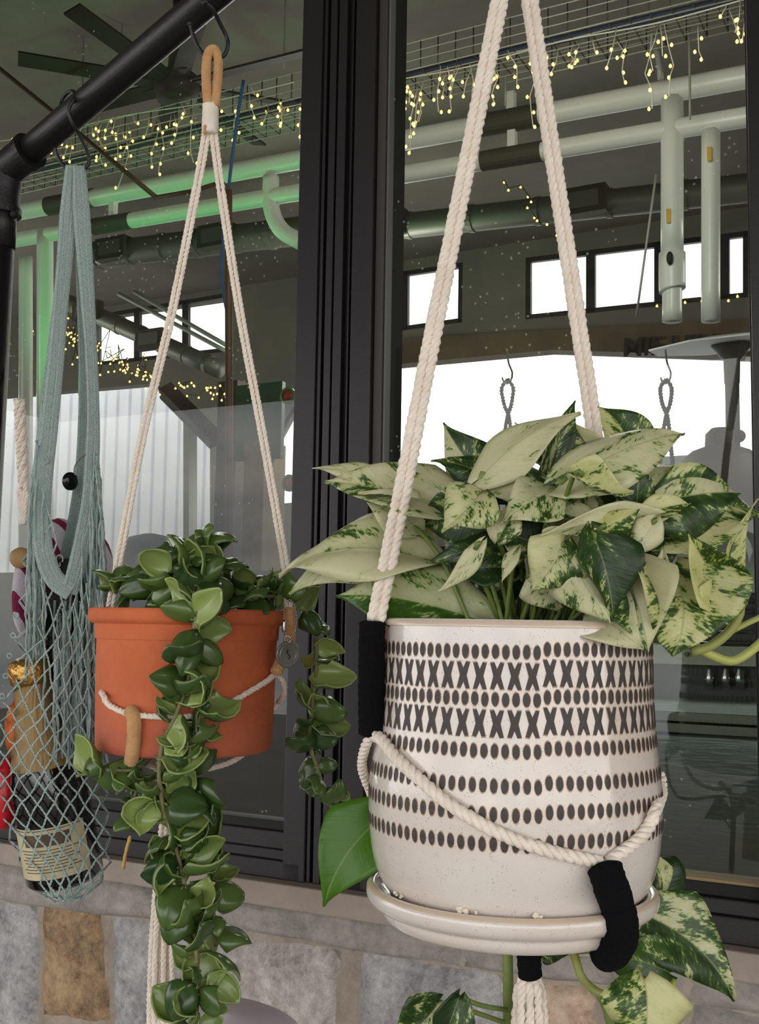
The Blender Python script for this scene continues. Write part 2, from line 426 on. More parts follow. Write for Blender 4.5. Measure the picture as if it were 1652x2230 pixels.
stone((786, 2078), (1108, 2128), (1070, 2420), (758, 2400), M_ST_BLUE, .013, seed=9)
stone((1186, 2140), (1292, 2160), (1290, 2262), (1160, 2250), M_ST_TAN, .012, seed=10)
stone((1312, 2160), (1485, 2186), (1486, 2300), (1312, 2290), M_ST_BLUE, .012, seed=11)
stone((1506, 2190), (2000, 2270), (2000, 2400), (1500, 2330), M_LEDGE, .012, seed=12)
stone((94, 2240), (238, 2250), (240, 2500), (92, 2500), M_ST_TAN, .012, seed=13)
stone((1110, 2278), (1480, 2330), (1480, 2500), (1110, 2500), M_ST_LIGHT, .012, seed=14)

# sill
mb = MB(); mb.lbox(uL, uR, -.024, .06, ZS-.034, ZS)
sill = bevel(struct(mb.build('trim_1', M_SILL, smooth=False), 'brown-grey stone sill under the black windows'), .003, 2)

# black window frames
ZW = ZT+.02
def win(name, label): return struct(bpy.data.objects.new(name, None), label)
def mkwin(name, label, loc):
    o = bpy.data.objects.new(name, None); COL.objects.link(o); put(o, loc, None); return struct(o, label)
w1 = mkwin('window_1', 'left black framed window with dark rail', L(ucol(330), 0, ZS))
w2 = mkwin('window_2', 'right black framed window behind the speckled planter', L(ucol(1230), 0, ZS))
def vbar(name, par, x0, x1, v0, v1, m=M_ALU, z0=None, z1=None, bev=.0015):
    mb = MB(); mb.lbox(ucol(x0), ucol(x1), v0, v1, ZS if z0 is None else z0, ZW if z1 is None else z1)
    o = mb.build(name, m, par, smooth=False)
    if bev: bevel(o, bev, 2)
    return o
# mullion profile
vbar('mullion_core', w1, 634, 824, .014, .07, M_GROOVE, bev=0)
zb = zrow(584, 1905, 0)
vbar('frame_stile', w1, 636, 681, .000, .03)
vbar('frame_stile', w1, 682, 690, .004, .03)
vbar('mullion_rib', w1, 697, 712, .003, .03)
vbar('mullion_rib', w1, 716, 735, .003, .03)
vbar('mullion_rib', w2, 742, 747, .008, .03)
vbar('frame_stile', w2, 757, 802, .000, .03)
vbar('glazing_bead', w2, 803, 822, .008, .03, mat('dark_bead', S(60, 54, 50), .5))
vbar('glazing_bead', w2, 822, 827, .012, .03, mat('grey_bead', S(96, 98, 96), .5))
vbar('frame_stile', w2, 1642, 1800, -.004, .04)
vbar('glazing_bead', w2, 1635, 1642, .006, .04, M_GROOVE)
# bottom rails (lower edge sits on the sill)
def rail(par, x0, x1, ytop, xref, v0, v1, m, zlo=None, nm='bottom_rail'):
    mb = MB(); mb.lbox(ucol(x0), ucol(x1), v0, v1, ZS if zlo is None else zlo, zrow(xref, ytop, 0)); o = mb.build(nm, m, par, smooth=False); bevel(o, .002, 2); return o
rail(w1, -420, 672, 1872, 584, .000, .05, M_ALU)
rail(w1, -420, 650, 1850, 584, .006, .05, M_ALU, zrow(584, 1873, 0), 'rail_step')
rail(w1, -420, 640, 1812, 584, .012, .05, M_ALU, zrow(584, 1852, 0), 'rail_step')
rail(w1, -420, 632, 1791, 584, .018, .05, M_GROOVE, zrow(584, 1813, 0), 'glazing_bead')
rail(w2, 760, 1800, 1985, 1500, .000, .05, M_ALU)
rail(w2, 800, 1800, 1950, 1500, .005, .05, M_ALU, zrow(1500, 1985, 0), 'rail_step')
rail(w2, 820, 1800, 1920, 1500, .012, .05, M_GROOVE, zrow(1500, 1950, 0), 'rail_step')
rail(w2, 824, 1800, 1912, 1500, .010, .05, mat('beige_gasket', S(150, 128, 92), .7), zrow(1500, 1920, 0), 'glazing_bead')
for wn, xa, xb in ((w1, -420, 636), (w2, 822, 1800)):
    mb = MB(); mb.lbox(ucol(xa), ucol(xb), .026, .029, ZS, ZW); mb.build('pane', M_GLASS, wn, smooth=False)

# porch ceiling and ground outside, plain building wall further along
M_PORCH = mat('porch_boards', S(120, 110, 98), .8, var=(S(98, 88, 78), 4, .3, .7))
mb = MB(); mb.lbox(uL-4, uR+3.5, -4.7, .1, ZT+.02, ZT+.09); struct(mb.build('ceiling', M_PORCH, smooth=False), 'boarded porch ceiling above the windows')
M_PAVE = mat('concrete_paving', S(150, 146, 140), .85, var=(S(128, 124, 118), 3, .35, .7), bump=(60, .3))
mb = MB(); mb.lbox(-14, 10, -14, 18, -.12, 0); struct(mb.build('floor', M_PAVE, smooth=False), 'grey concrete floor')
M_RWALL = mat('grey_room_wall', S(118, 116, 104), .8, var=(S(104, 102, 92), 1.5, .3, .7), bump=(12, .2))
M_RCEIL = mat('grey_metal_ceiling', S(112, 106, 96), .75, var=(S(96, 90, 82), 2, .3, .7))
UB0, UB1, VB = -24.0, 3.4, 9.0
mb = MB(); mb.lbox(UB0-.2, UB0, .1, VB, 0, ROOM_Z); struct(mb.build('wall_left', M_RWALL, smooth=False), 'dark grey side wall of the hall')
mb = MB(); mb.lbox(UB1, UB1+.2, .1, VB, 0, ROOM_Z); struct(mb.build('wall_right', M_RWALL, smooth=False), 'dark grey side wall of the hall, right')
mb = MB(); mb.lbox(UB0, UB1, .1, VB+.4, ROOM_Z, ROOM_Z+.2); struct(mb.build('ceiling_room', M_RCEIL, smooth=False), 'high grey hall ceiling')
mb = MB(); mb.lbox(UB0-.2, uL, 0, .12, 0, ROOM_Z); mb.lbox(uR, UB1+.2, 0, .12, 0, ROOM_Z); mb.lbox(uL, uR, .1, .2, ZW, ROOM_Z)
struct(mb.build('wall_front_side', M_RWALL, smooth=False), 'outer wall around the windows')
# back wall with holes: outer rectangle and openings given by where they are seen
def poly_wall(name, outer, holes, v, thick, m):
    cu = bpy.data.curves.new(name, 'CURVE'); cu.dimensions = '2D'; cu.fill_mode = 'BOTH'; cu.extrude = thick/2
    for lp in [outer]+holes:
        s = cu.splines.new('POLY'); s.points.add(len(lp)-1); s.use_cyclic_u = True
        for i, (a, b) in enumerate(lp): s.points[i].co = (a, b, 0, 1)
    o = bpy.data.objects.new(name, cu); COL.objects.link(o)
    me = bpy.data.meshes.new_from_object(o.evaluated_get(bpy.context.evaluated_depsgraph_get()))
    bpy.data.objects.remove(o); me.name = name
    mw = Matrix.Identity(4)
    for r in range(3): mw[r][0] = UD[r]; mw[r][1] = (0, 0, 1)[r]; mw[r][2] = -VD[r]; mw[r][3] = L(0, v, 0)[r]
    me.materials.clear(); me.materials.append(m)
    ob = bpy.data.objects.new(name, me); COL.objects.link(ob); ob.matrix_world = mw; WL[ob.name] = V(mw.translation); return ob
holes = []
def hp(*c): return [hit(x, y, VB) for x, y in c]
def rect(x0, y0, x1, y1, x2, y2, x3, y3): return hp((x0, y0), (x1, y1), (x2, y2), (x3, y3))
tr = [ (838,602, 1014,576, 1012,706, 838,730), (1150,566, 1632,508, 1632,652, 1150,700), (212,690, 512,640, 512,768, 212,800) ]
for t_ in tr: holes.append(rect(*t_))
bigR = hp((592, 985), (640, 898), (702, 818), (820, 798), (1200, 764), (1720, 782), (1720, 1020), (592, 1100))  # hole onto the sky, shaped as the sky reflected in the window glass
holes.append(bigR)
bigL = hp((-60, 872), (345, 838), (408, 905), (408, 1232), (-60, 1262)); holes.append(bigL)
bigM = hp((420, 925), (466, 968), (466, 1175), (420, 1175)); holes.append(bigM)
wb = struct(poly_wall('wall_back', [(UB0, 0), (UB1, 0), (UB1, ROOM_Z), (UB0, ROOM_Z)], holes, VB, .16, M_RWALL), 'grey far wall of the hall with windows')
M_TF = mat('dark_transom_frame', S(52, 48, 46), .5, .3)
def strip(mb, a, b, wdt, v, th=.05):
    A = L(a[0], v, a[1]); B = L(b[0], v, b[1]); d = (B-A); mb.box((A+B)/2, d.length+wdt*.8, th, wdt, d.normalized(), VD, d.normalized().cross(VD))
def lerp2(a, b, t): return (a[0]+(b[0]-a[0])*t, a[1]+(b[1]-a[1])*t)
for k, (t_, bars) in enumerate(zip(tr, ((.28,), (.31, .62, .9), (.33, .68)))):
    q = rect(*t_); c = L(q[0][0], VB, q[0][1])
    wn = mkwin('window_%d' % (3+k), ('high transom window in the far wall beside the mullion', 'longest high transom window in the far wall, right', 'high transom window in the far wall above the lights, left')[k], c)
    mb = MB()
    for i in range(4): strip(mb, q[i], q[(i+1) % 4], .10, VB-.05)
    mb.build('window_frame', M_TF, wn, smooth=False)
    for b_ in bars:
        mb = MB(); strip(mb, lerp2(q[0], q[1], b_), lerp2(q[3], q[2], b_), .09, VB-.05); mb.build('mullion', M_TF, wn, smooth=False)
    ts = [0]+list(bars)+[1]
    for i in range(len(ts)-1):
        mb = MB(); a, b2, c2, d2 = lerp2(q[0], q[1], ts[i]), lerp2(q[0], q[1], ts[i+1]), lerp2(q[3], q[2], ts[i+1]), lerp2(q[3], q[2], ts[i])
        mb.quad(*[L(x[0], VB, x[1]) for x in (a, b2, c2, d2)]); mb.build('pane', M_GLASS, wn, smooth=False)
mb = MB()
for i in range(5): strip(mb, bigR[i], bigR[i+1], .09, VB-.05)
struct(mb.build('trim_3', M_TF, smooth=False), 'dark edge of the wide far opening that stands in for reflected sky')
# brown beam with lettering above the wide opening
mb = MB(); bz = [hit(822, 740, 8.7), hit(1700, 690, 8.7), hit(1700, 778, 8.7), hit(1200, 762, 8.7), hit(822, 797, 8.7)]
pf = [L(u, 8.7, z) for u, z in bz]; pb = [L(u, 8.9, z) for u, z in bz]; i0 = len(mb.v); mb.v += pf+pb; n_ = 5
mb.f.append(tuple(range(n_))); mb.f.append(tuple(range(n_, 2*n_))[::-1])
for i in range(n_): mb.f.append((i, i+n_, (i+1) % n_+n_, (i+1) % n_))
M_BEAM = mat('brown_beam', S(104, 90, 66), .8, var=(S(78, 68, 52), 2, .3, .7))
beam = struct(mb.build('trim_4', M_BEAM, smooth=False), 'brown beam over the wide far opening')
def text(name, s, loc, right, up, size, m, parent=None, extr=.002):
    cu = bpy.data.curves.new(name, 'FONT'); cu.body = s; cu.size = size; cu.extrude = extr; cu.align_x = 'LEFT'; cu.offset = size*.015
    o = bpy.data.objects.new(name, cu); COL.objects.link(o)
    me = bpy.data.meshes.new_from_object(o.evaluated_get(bpy.context.evaluated_depsgraph_get())); bpy.data.objects.remove(o)
    me.materials.clear(); me.materials.append(m); me.name = name
    r = right.normalized(); u = (up-r*up.dot(r)).normalized(); nn = r.cross(u); M3 = Matrix((r, u, nn)).transposed()
    ob = bpy.data.objects.new(name, me); COL.objects.link(ob)
    for v_ in me.vertices: v_.co = M3 @ v_.co
    put(ob, loc, parent); return ob
M_INK = mat('black_paint', S(22, 20, 18), .7)
a = H(1354, 776, 8.66); b = H(1640, 764, 8.66)
tx = text('beam_lettering', 'MIF HIH', a, b-a, V((0, 0, 1)), .25, M_INK)
tx.scale = (1, 1, 1); tag(tx, 'large black lettering along the brown beam above the far opening', 'sign')

# ribbed white container outside the left opening
M_CONT = mat('white_ribbed_metal', S(240, 240, 246), .6, var=(S(226, 226, 234), 2, .3, .7))
mb = MB(); ua, ub = hit(-100, 1000, 11.5)[0], hit(500, 1000, 11.5)[0]; k = 0; u = ua-1
while u < ub+.6:
    mb.lbox(u, u+.17, 11.5, 11.6, 0, 5.1); mb.lbox(u+.17, u+.24, 11.55, 11.65, 0, 5.1); u += .24
tag(mb.build('shipping_container', M_CONT, smooth=False), 'white ribbed metal container standing beyond the left far opening', 'container')

# ================================================================== INTERIOR THINGS
def lt(ctrl, v, r, sides=12, step=.15):
    mb = MB(); mb.tube(smooth([H(x, y, v) for x, y in ctrl], step), r, sides); return mb
M_PIPE = mat('white_pvc_pipe', S(214, 220, 212), .35, spec=.6)
M_CLAMP = mat('dark_rubber_sleeve', S(62, 60, 46), .7)
M_WBR = mat('white_bracket', S(216, 222, 214), .5)
def pipe(ctrl, v, r, label, clamps, extra=None):
    t_ = thing('ceiling_pipe', H(*ctrl[0], v), label, 'pipe', 'pipes under the hall ceiling')
    a, b = H(*ctrl[0], v), H(*ctrl[-1], v); dd_ = (b-a).normalized()
    mb = MB(); mb.tube([a-dd_*4, a, a.lerp(b, .5), b, b+dd_*2.2], r, 20); mb.build('pipe_run', M_PIPE, t_)
    for x0, x1 in clamps:
        f = lambda x: (x-ctrl[0][0])/(ctrl[-1][0]-ctrl[0][0])
        def at(x):
            # same image column on the straight run
            lo, hi = 0, 1
            for _ in range(30):
                m_ = (lo+hi)/2; q = a.lerp(b, m_)-CAM_P; c = CAM_R.transposed() @ q; xx = 826+FPX*c.x/-c.z
                if xx < x: lo = m_
                else: hi = m_
            return a.lerp(b, lo)
        mb = MB(); mb.tube([at(x0), at((x0+x1)/2), at(x1)], r*1.12, 20); mb.build('clamp_sleeve', M_CLAMP, t_, smooth=False)
        c = at((x0+x1)/2)
        mb = MB(); mb.box(c+V((0, 0, r+.05)), .045, .045, .11, UD, VD); mb.build('hanger_bracket', M_WBR, t_, smooth=False)
    return t_
PU = [(-80, 484), (1760, 142)]; PLw = [(-80, 542), (1760, 232)]
p1 = pipe(PU, 4.2, .060, 'upper of the two long white pipes, lit green at its left end', ((106, 204), (1050, 1175)))
p2 = pipe(PLw, 4.2, .052, 'lower of the two long white pipes under the hall ceiling', ((204, 286), (1050, 1180)))
lt([(1463, 215), (1463, 560)], 4.2, .058, 18).build('branch_pipe', M_PIPE, p1)
lt([(1463, 552), (1463, 620), (1464, 632)], 4.2, .068, 18, .05).build('coupling', M_PIPE, p1)
lt([(1463, 600), (1463, 700)], 4.2, .050, 18).build('branch_pipe', M_PIPE, p1)
mb = MB(); c = H(1458, 562, 4.12); mb.blob(c, .018, .018, .035); mb.build('pipe_plug', M_INK, p1)
lt([(1547, 285), (1547, 700)], 4.2, .047, 18).build('branch_pipe', M_PIPE, p2)
lt([(590, 385), (590, 450), (612, 500), (660, 530)], 4.2, .052, 18, .03).build('elbow_pipe', M_PIPE, p1)
M_YEL = mat('yellow_label', S(196, 158, 40), .5)
for x, y, par in ((1455, 470, p1), (1544, 335, p2)):
    mb = MB(); mb.box(H(x, y, 4.13), .022, .004, .075, UD, VD); mb.build('yellow_label', M_YEL, par, smooth=False)
t_ = thing('standing_pipe', H(95, 870, 4.2), 'green lit vertical pipe at the left edge behind the net bag', 'pipe', 'standing pipes at the left')
lt([(98, 505), (98, 1240)], 4.2, .058, 16).build('pipe_run', M_PIPE, t_)
t_ = thing('standing_pipe', H(60, 870, 4.2), 'second green lit vertical pipe beside the black rack post', 'pipe', 'standing pipes at the left')
lt([(56, 560), (56, 1240)], 4.6, .052, 16).build('pipe_run', M_PIPE, t_)
# round air ducts
M_DUCT = mat('dull_duct', S(108, 110, 100), .5, .5, bump=(8, .3))
for ctrl, v, r, lb in (([(700, 512), (1760, 395)], 6.2, .10, 'round metal air duct crossing behind the right window'),
                       ([(180, 560), (720, 495)], 6.2, .12, 'round metal air duct crossing behind the left window'),
                       ([(150, 660), (480, 805)], 7.2, .09, 'slanting grey duct under the left transom window')):
    t_ = thing('air_duct', H(*ctrl[0], v), lb, 'duct', 'air ducts in the hall')
    mb = lt(ctrl, v, r, 18, .3); mb.build('duct_run', M_DUCT, t_)
    A, B = H(*ctrl[0], v), H(*ctrl[1], v)
    for k in range(7):
        c = A.lerp(B, (k+.5)/7); d = (B-A).normalized()
        mb = MB(); mb.tube([c-d*.02, c+d*.02], r*1.08, 18); mb.build('duct_collar', M_DUCT, t_, smooth=False)
    for k in (1, 4):
        c = A.lerp(B, (k+.2)/7); mb = MB(); mb.box(c-VD*(r*.9), .34, .10, .2, UD, VD); mb.build('duct_vent', M_CLAMP, t_, smooth=False)
        mb = MB(); mb.box(c-VD*(r*.9+.055), .24, .01, .12, UD, VD); mb.build('vent_grille', M_DUCT, t_, smooth=False)
# brown conduit and column
M_RUST = mat('rusty_brown_steel', S(96, 68, 48), .6, .3, var=(S(66, 46, 34), 10, .3, .7))
t_ = thing('steel_column', H(500, 1260, 3.3), 'thin rust-brown steel column with bent conduit behind the left planter', 'column')
lt([(497, 415), (500, 1260)], 3.3, .021, 10).build('column_post', M_RUST, t_)
mb = MB(); mb.tube([H(-40, 118, 3.3), H(150, 272, 3.3), H(340, 430, 3.3)], .014, 8); mb.tube([H(340, 430, 3.3), H(420, 416, 3.3), H(485, 396, 3.3), H(498, 420, 3.3)], .013, 8)
mb.build('conduit', M_RUST, t_)
M_DKW = mat('dark_wood', S(70, 58, 48), .7, var=(S(46, 38, 32), 8, .3, .7), bump=(30, .3))
t_ = thing('timber_column', H(488, 1250, 6.0), 'dark timber column between the white panels and the mullion', 'column')
mb = MB(); a = hit(470, 1000, 6)[0]; b = hit(512, 1000, 6)[0]; mb.lbox(a, b, 6, 6.25, 0, zrow(490, 830, 6)); mb.build('post', M_DKW, t_, smooth=False)
mb = MB(); mb.tube([H(360, 850, 6.1), H(470, 960, 6.1)], .09, 4); mb.build('brace', M_DKW, t_, smooth=False)
# blue cable
mb = lt([(530, 175), (512, 290), (490, 480), (482, 590), (492, 670), (500, 690)], 3.4, .009, 6, .05)
tag(mb.build('hanging_cable', mat('blue_cable', S(30, 78, 122), .6)), 'blue cable hanging beside the thin brown column', 'cable')
# suspension cables
M_WIRE = mat('grey_wire', S(150, 156, 146), .6, .4)
for k, (x0, y0, x1, y1, lb) in enumerate(((183, -20, 172, 860, 'thin pale wire hanging through the net bag loop'), (268, -20, 262, 230, 'thin pale wire hanging above the black bar'),
                    (622, -20, 618, 150, 'thin pale wire hanging just left of the mullion'), (1102, 60, 1100, 230, 'thin pale wire carrying the pipes between the white ropes'),
                    (1428, 380, 1385, 690, 'thin pale wire left of the vertical white pipes'), (1500, 60, 1502, 260, 'thin pale wire above the vertical white pipes'))):
    mb = lt([(x0, y0), (x1, y1)], 3.9, .006, 6); tag(mb.build('suspension_wire', M_WIRE), lb, 'wire', 'suspension wires under the hall ceiling')
# pale bent cord near vertical pipes
mb = lt([(1380, 40), (1415, 75), (1432, 120), (1438, 172)], 4.0, .016, 8, .05); tag(mb.build('power_cord', M_WIRE), 'pale bent cord dropping to the upper pipe', 'cable')
# fan
fc = H(385, 185, 3.75)
t_ = thing('ceiling_fan', fc, 'large dark industrial ceiling fan with eight long blades', 'fan')
M_FAN = mat('dark_fan_metal', S(34, 27, 22), .6, .3)
mb = MB(); mb.lathe([(0, -.1), (.12, -.1), (.14, -.03), (.14, .04), (.06, .1), (.04, .5), (.05, ROOM_Z-fc.z), (0, ROOM_Z-fc.z)], fc, 20); mb.build('motor_hub', M_FAN, t_)
for k in range(8):
    a = 2*PI*k/8+.32; d = V((math.cos(a), math.sin(a), 0)); s_ = V((-math.sin(a), math.cos(a), .25)).normalized()
    mb = MB(); mb.box(fc+d*.50, .86, .115, .014, d, s_, d.cross(s_)); mb.build('blade', M_FAN, t_, smooth=False)
    mb = MB(); mb.box(fc+d*.14, .2, .05, .03, d, s_, d.cross(s_)); mb.build('blade_bracket', M_FAN, t_, smooth=False)
# wire cable tray
t_ = thing('cable_tray', H(300, 250, 3.6), 'long wire mesh cable tray carrying the fairy lights', 'tray')
def tl(x): # tray centre line: straight in space between two sighted points
    return None
A = H(-60, 338, 3.6); B = H(1760, 12, 3.6)
A.z = B.z = (A.z+B.z)/2
A, B = A+(A-B).normalized()*2.5, B+(B-A).normalized()*1.8
dirn = (B-A).normalized(); side = V((-dirn.y, dirn.x, 0)); LN = (B-A).length
mb = MB()
for k in range(6): 
    o_ = side*(k*.07); mb.tube([A+o_, B+o_], .0045, 5)
for hh in (.05, .10, .15):
    for o_ in (V((0, 0, 0)), side*.35): mb.tube([A+o_+V((0, 0, hh)), B+o_+V((0, 0, hh))], .004, 5)
mb.build('tray_wire', mat('galvanised_wire', S(170, 176, 160), .5, .5), t_)['kind'] = 'stuff'
mb = MB(); n_ = int(LN/.1)
for k in range(n_):
    p = A.lerp(B, k/n_); mb.tube([p+V((0, 0, .15)), p, p+side*.35, p+side*.35+V((0, 0, .15))], .0035, 4)
mb.build('tray_rib', mat('dark_wire', S(70, 66, 56), .5, .5), t_)['kind'] = 'stuff'
M_BUNDLE = mat('blue_black_cable', S(38, 50, 74), .6)
mb = MB(); mb.tube(smooth([A+side*.1+V((0, 0, .03)), A.lerp(B, .3)+side*.16+V((0, 0, .04)), A.lerp(B, .6)+side*.1+V((0, 0, .03)), B+side*.16+V((0, 0, .03))], .2), .022, 8)
mb.build('cable_bundle', M_BUNDLE, t_)
# fairy lights
M_BULB = mat('warm_bulb', S(255, 190, 90), .4, emit=((1, .52, .12, 1), 4.5))
M_LW = mat('pale_light_wire', S(196, 200, 186), .6)
def icicles(name, a, b, count, rr, drop, label, v_off=0, group=None):
    t_ = thing(name, a, label, 'lights', group)
    wr = MB(); wr.tube(smooth([a, a.lerp(b, .25)-V((0, 0, .02)), a.lerp(b, .5), a.lerp(b, .75)-V((0, 0, .02)), b], .1), .004, 5)
    mb = MB(); mb.lathe([(0, -.013), (.006, -.009), (.008, -.002), (.004, .006), (0, .009)], V((0, 0, 0)), 6)
    proto = mb.build('bulb', M_BULB, t_, origin=(0, 0, 0)); first = True; k = 0
    while k < count:
        p = a.lerp(b, rr.random()) + side*rr.uniform(-.05, .15); n_ = rr.choice((1, 2, 3, 4)); dz = rr.uniform(.03, .07); q = p; pts = [p]
        for j in range(n_):
            q = q + V((rr.uniform(-.03, .03), rr.uniform(-.02, .02), -dz*rr.uniform(.7, 1.3)*drop)); pts.append(q)
            loc = q + V((rr.uniform(-.02, .02), 0, 0))
            if first: put(proto, loc, t_); first = False
            else: copy_part(proto, loc, t_)
            k += 1
        wr.tube(pts, .0028, 4)
    wr.build('light_wire', M_LW, t_)
rr = random.Random(5)
up = V((0, 0, .07))
A1 = H(-40, 335, 3.55); B1 = H(640, 205, 3.55); A2 = H(845, 205, 3.55); B2 = H(1660, 20, 3.55)
icicles('icicle_lights', A1+up, B1+up, 125, rr, 1.35, 'warm icicle lights hanging from the tray behind the left window')
icicles('icicle_lights', A2+up, B2+up, 110, rr, 1.35, 'warm icicle lights hanging from the tray behind the right window')
def scatter(ctrl, v, n, sx, sy, label, r=random.Random(9)):
    t_ = thing('fairy_lights', H(*ctrl[0], v), label, 'lights')
    pts = smooth([V((x, y, 0)) for x, y in ctrl], 2); wr = MB(); wp = []
    mb = MB(); mb.lathe([(0, -.011), (.007, -.007), (.008, -.002), (0, .009)], V((0, 0, 0)), 6); proto = mb.build('bulb', M_BULB, t_, origin=(0, 0, 0))
    for k in range(n):
        c = pts[int(r.random()*(len(pts)-1))] if n > 20 else pts[int(k/n*(len(pts)-1))]
        loc = H(c.x+r.gauss(0, sx), c.y+r.gauss(0, sy), v+r.uniform(-.2, .2))
        if k == 0: put(proto, loc, t_)
        else: copy_part(proto, loc, t_)
        wp.append((c.x, loc))
    wp.sort(key=lambda q: q[0]); wr.tube([q[1]+V((0, 0, .012)) for q in wp], .004, 4); wr.build('light_wire', M_CLAMP, t_)
scatter([(60, 690), (70, 720)], 5.2, 9, 4, 10, 'small bunch of fairy lights at the rack post')
scatter([(138, 715), (190, 760), (270, 795), (340, 825)], 5.2, 95, 12, 17, 'dense bunch of fairy lights under the left transom window')
scatter([(370, 835), (430, 845), (490, 860)], 5.2, 24, 8, 12, 'loose end of the fairy lights left of the mullion')
scatter([(1094, 390), (1150, 430), (1170, 470), (1210, 500), (1262, 550)], 5.2, 13, 8, 5, 'single strand of fairy lights running behind the right rope')
scatter([(1425, 665), (1560, 660), (1600, 655), (1632, 630)], 5.2, 7, 6, 8, 'few fairy lights at the end of the long transom window')
# slim white rods left pane
for k, (x0, y0, x1, y1, lb) in enumerate(((258, 640, 498, 768, 'lower of two slanting pale rods before the left transom window'), (292, 636, 500, 756, 'upper of two slanting pale rods before the left transom window'))):
    tag(lt([(x0, y0), (x1, y1)], 6.5, .02, 8).build('roof_rod', M_WIRE), lb, 'rod')
# hooks and cord loops put in the hall for reflections of the rope hooks
for x, d_, lb in ((1105, -1, 'wire hook with a twisted cord loop, standing in for a reflection left of the white rope'), (1450, 0, 'wire hook with a twisted cord loop, standing in for a reflection right of the white rope')):
    t_ = thing('reflected_cord_hanger', H(x, 960, 2.2), lb, 'hanger', 'looped cords standing in for reflections against the sky')
    hm = MB(); hm.tube(smooth([H(a_, b_, 2.2) for a_, b_ in ((x-2, 760), (x+2, 790), (x+10, 812), (x+6, 830), (x-6, 836), (x-12, 822))], .01), .0035, 6); hm.build('wire_hook', M_WIRE, t_)
    cm = MB()
    cm.rope(smooth([H(a_, b_, 2.2) for a_, b_ in ((x, 826), (x-13, 845), (x-8, 880), (x+2, 905), (x+8, 950), (x+14, 1010))], .01), .0085, .03)
    cm.rope(smooth([H(a_, b_, 2.2) for a_, b_ in ((x, 826), (x+12, 845), (x+8, 880), (x, 905), (x-8, 950), (x-14, 1010))], .01), .0085, .03)
    cm.build('cord', mat('grey_cord', S(92, 92, 84), .9), t_)
# umbrella set inside the hall to stand in for its reflection in the glass
M_UMB = mat('pale_canvas', S(244, 246, 250), .8)
uc = H(1592, 752, 7.5)
t_ = thing('reflected_umbrella', V((uc.x, uc.y, 0)), 'pale flat patio umbrella on a dark pole, standing in for its reflection at the right edge', 'umbrella')
mb = MB(); mb.lathe([(.02, .09), (.30, .06), (.66, .012), (.66, .0), (.3, .01), (.02, .02)], uc, 8, N(-.07, 1, .02)); mb.build('canopy', M_UMB, t_, smooth=False)
mb = MB(); mb.lathe([(.0, .06), (.16, .0), (.10, -.08), (.065, -.12), (.06, -.3), (.055, -.32), (.055, -uc.z+.02), (0, -uc.z+.02)], uc, 16); mb.build('pole', mat('dark_pole', S(70, 70, 64), .6), t_)
uh = H(1570, 990, 5.65)
t_ = thing('round_vessel', uh, 'dark rounded vessel silhouette with a knob beside the umbrella pole', 'vessel')
mb = MB(); mb.lathe([(0, -.4), (.25, -.4), (.25, -.04), (.18, .02), (.10, .05), (.095, .13), (.06, .165), (0, .17)], uh, 20); mb.build('vessel_body', mat('dark_brown_enamel', S(62, 56, 52), .6), t_)
mb = MB(); mb.blob(uh+UD*.11+V((0, 0, .11)), .04, .04, .04); mb.build('knob', M_INK, t_)
# pale cabinet below
M_PALEG = mat('pale_green_grey', S(176, 190, 184), .4); M_DARKP = mat('dark_equipment', S(34, 36, 36), .45, .2)
def lcab(name, x0, x1, y0, y1, v, dep, m, label, cat, parts=()):
    u0, u1 = hit(x0, (y0+y1)/2, v)[0], hit(x1, (y0+y1)/2, v)[0]; z1 = zrow((x0+x1)/2, y0, v); z0 = zrow((x0+x1)/2, y1, v)
    t_ = thing(name, L((u0+u1)/2, v+dep/2, max(0, z0)), label, cat); mb = MB(); mb.lbox(u0, u1, v, v+dep, max(0, z0), z1); bevel(mb.build('body', m, t_, smooth=False), .004); return t_, u0, u1, z0, z1
t_, u0, u1, z0, z1 = lcab('display_fridge', 1440, 1760, 985, 2100, 6.0, .6, M_PALEG, 'pale green-grey cabinet behind the plant at the right', 'cabinet')
# counter close to the glass
vc = 1.15
t_, u0, u1, z0, z1 = lcab('steel_counter', 1180, 1800, 1600, 2600, vc, .6, mat('brushed_grey_steel', S(112, 122, 118), .28, .75, bump=(14, .2, (1, 1, 8))), 'brushed steel counter behind the right window', 'counter')
for ya, yb, nm, m_ in ((1535, 1552, 'counter_top', M_PALEG), (1553, 1572, 'drawer_rail', M_DUCT), (1578, 1597, 'drawer_rail', M_DUCT)):
    mb = MB(); mb.lbox(u0, u1, vc-.02, vc+.6, zrow(1540, yb, vc), zrow(1540, ya, vc)); mb.build(nm, m_, t_, smooth=False)
t2, a0, a1, b0, b1 = lcab('espresso_machine', 1300, 1660, 1290, 1535, 1.35, .3, M_DARKP, 'black coffee machine with chrome bars on the steel counter', 'machine')
for ya in (1302, 1325, 1370, 1395):
    mb = MB(); a = hit(1450, ya, 1.33); b = hit(1640, ya+6, 1.33); mb.tube([L(a[0], 1.33, a[1]), L(b[0], 1.33, b[1])], .004, 8); mb.build('chrome_bar', M_CHROME, t2)
mb = MB(); a = hit(1250, 1400, 1.30); b = hit(1660, 1452, 1.30); mb.lbox(a[0], b[0], 1.30, 1.34, b[1], a[1]); mb.build('front_panel', mat('beige_panel', S(168, 170, 148), .5), t2, smooth=False)
mb = MB(); c = H(1495, 1425, 1.295); mb.lathe([(0, -.005), (.006, -.005), (.006, .005), (0, .005)], c, 12, VD); mb.build('knob', M_DUCT, t2)
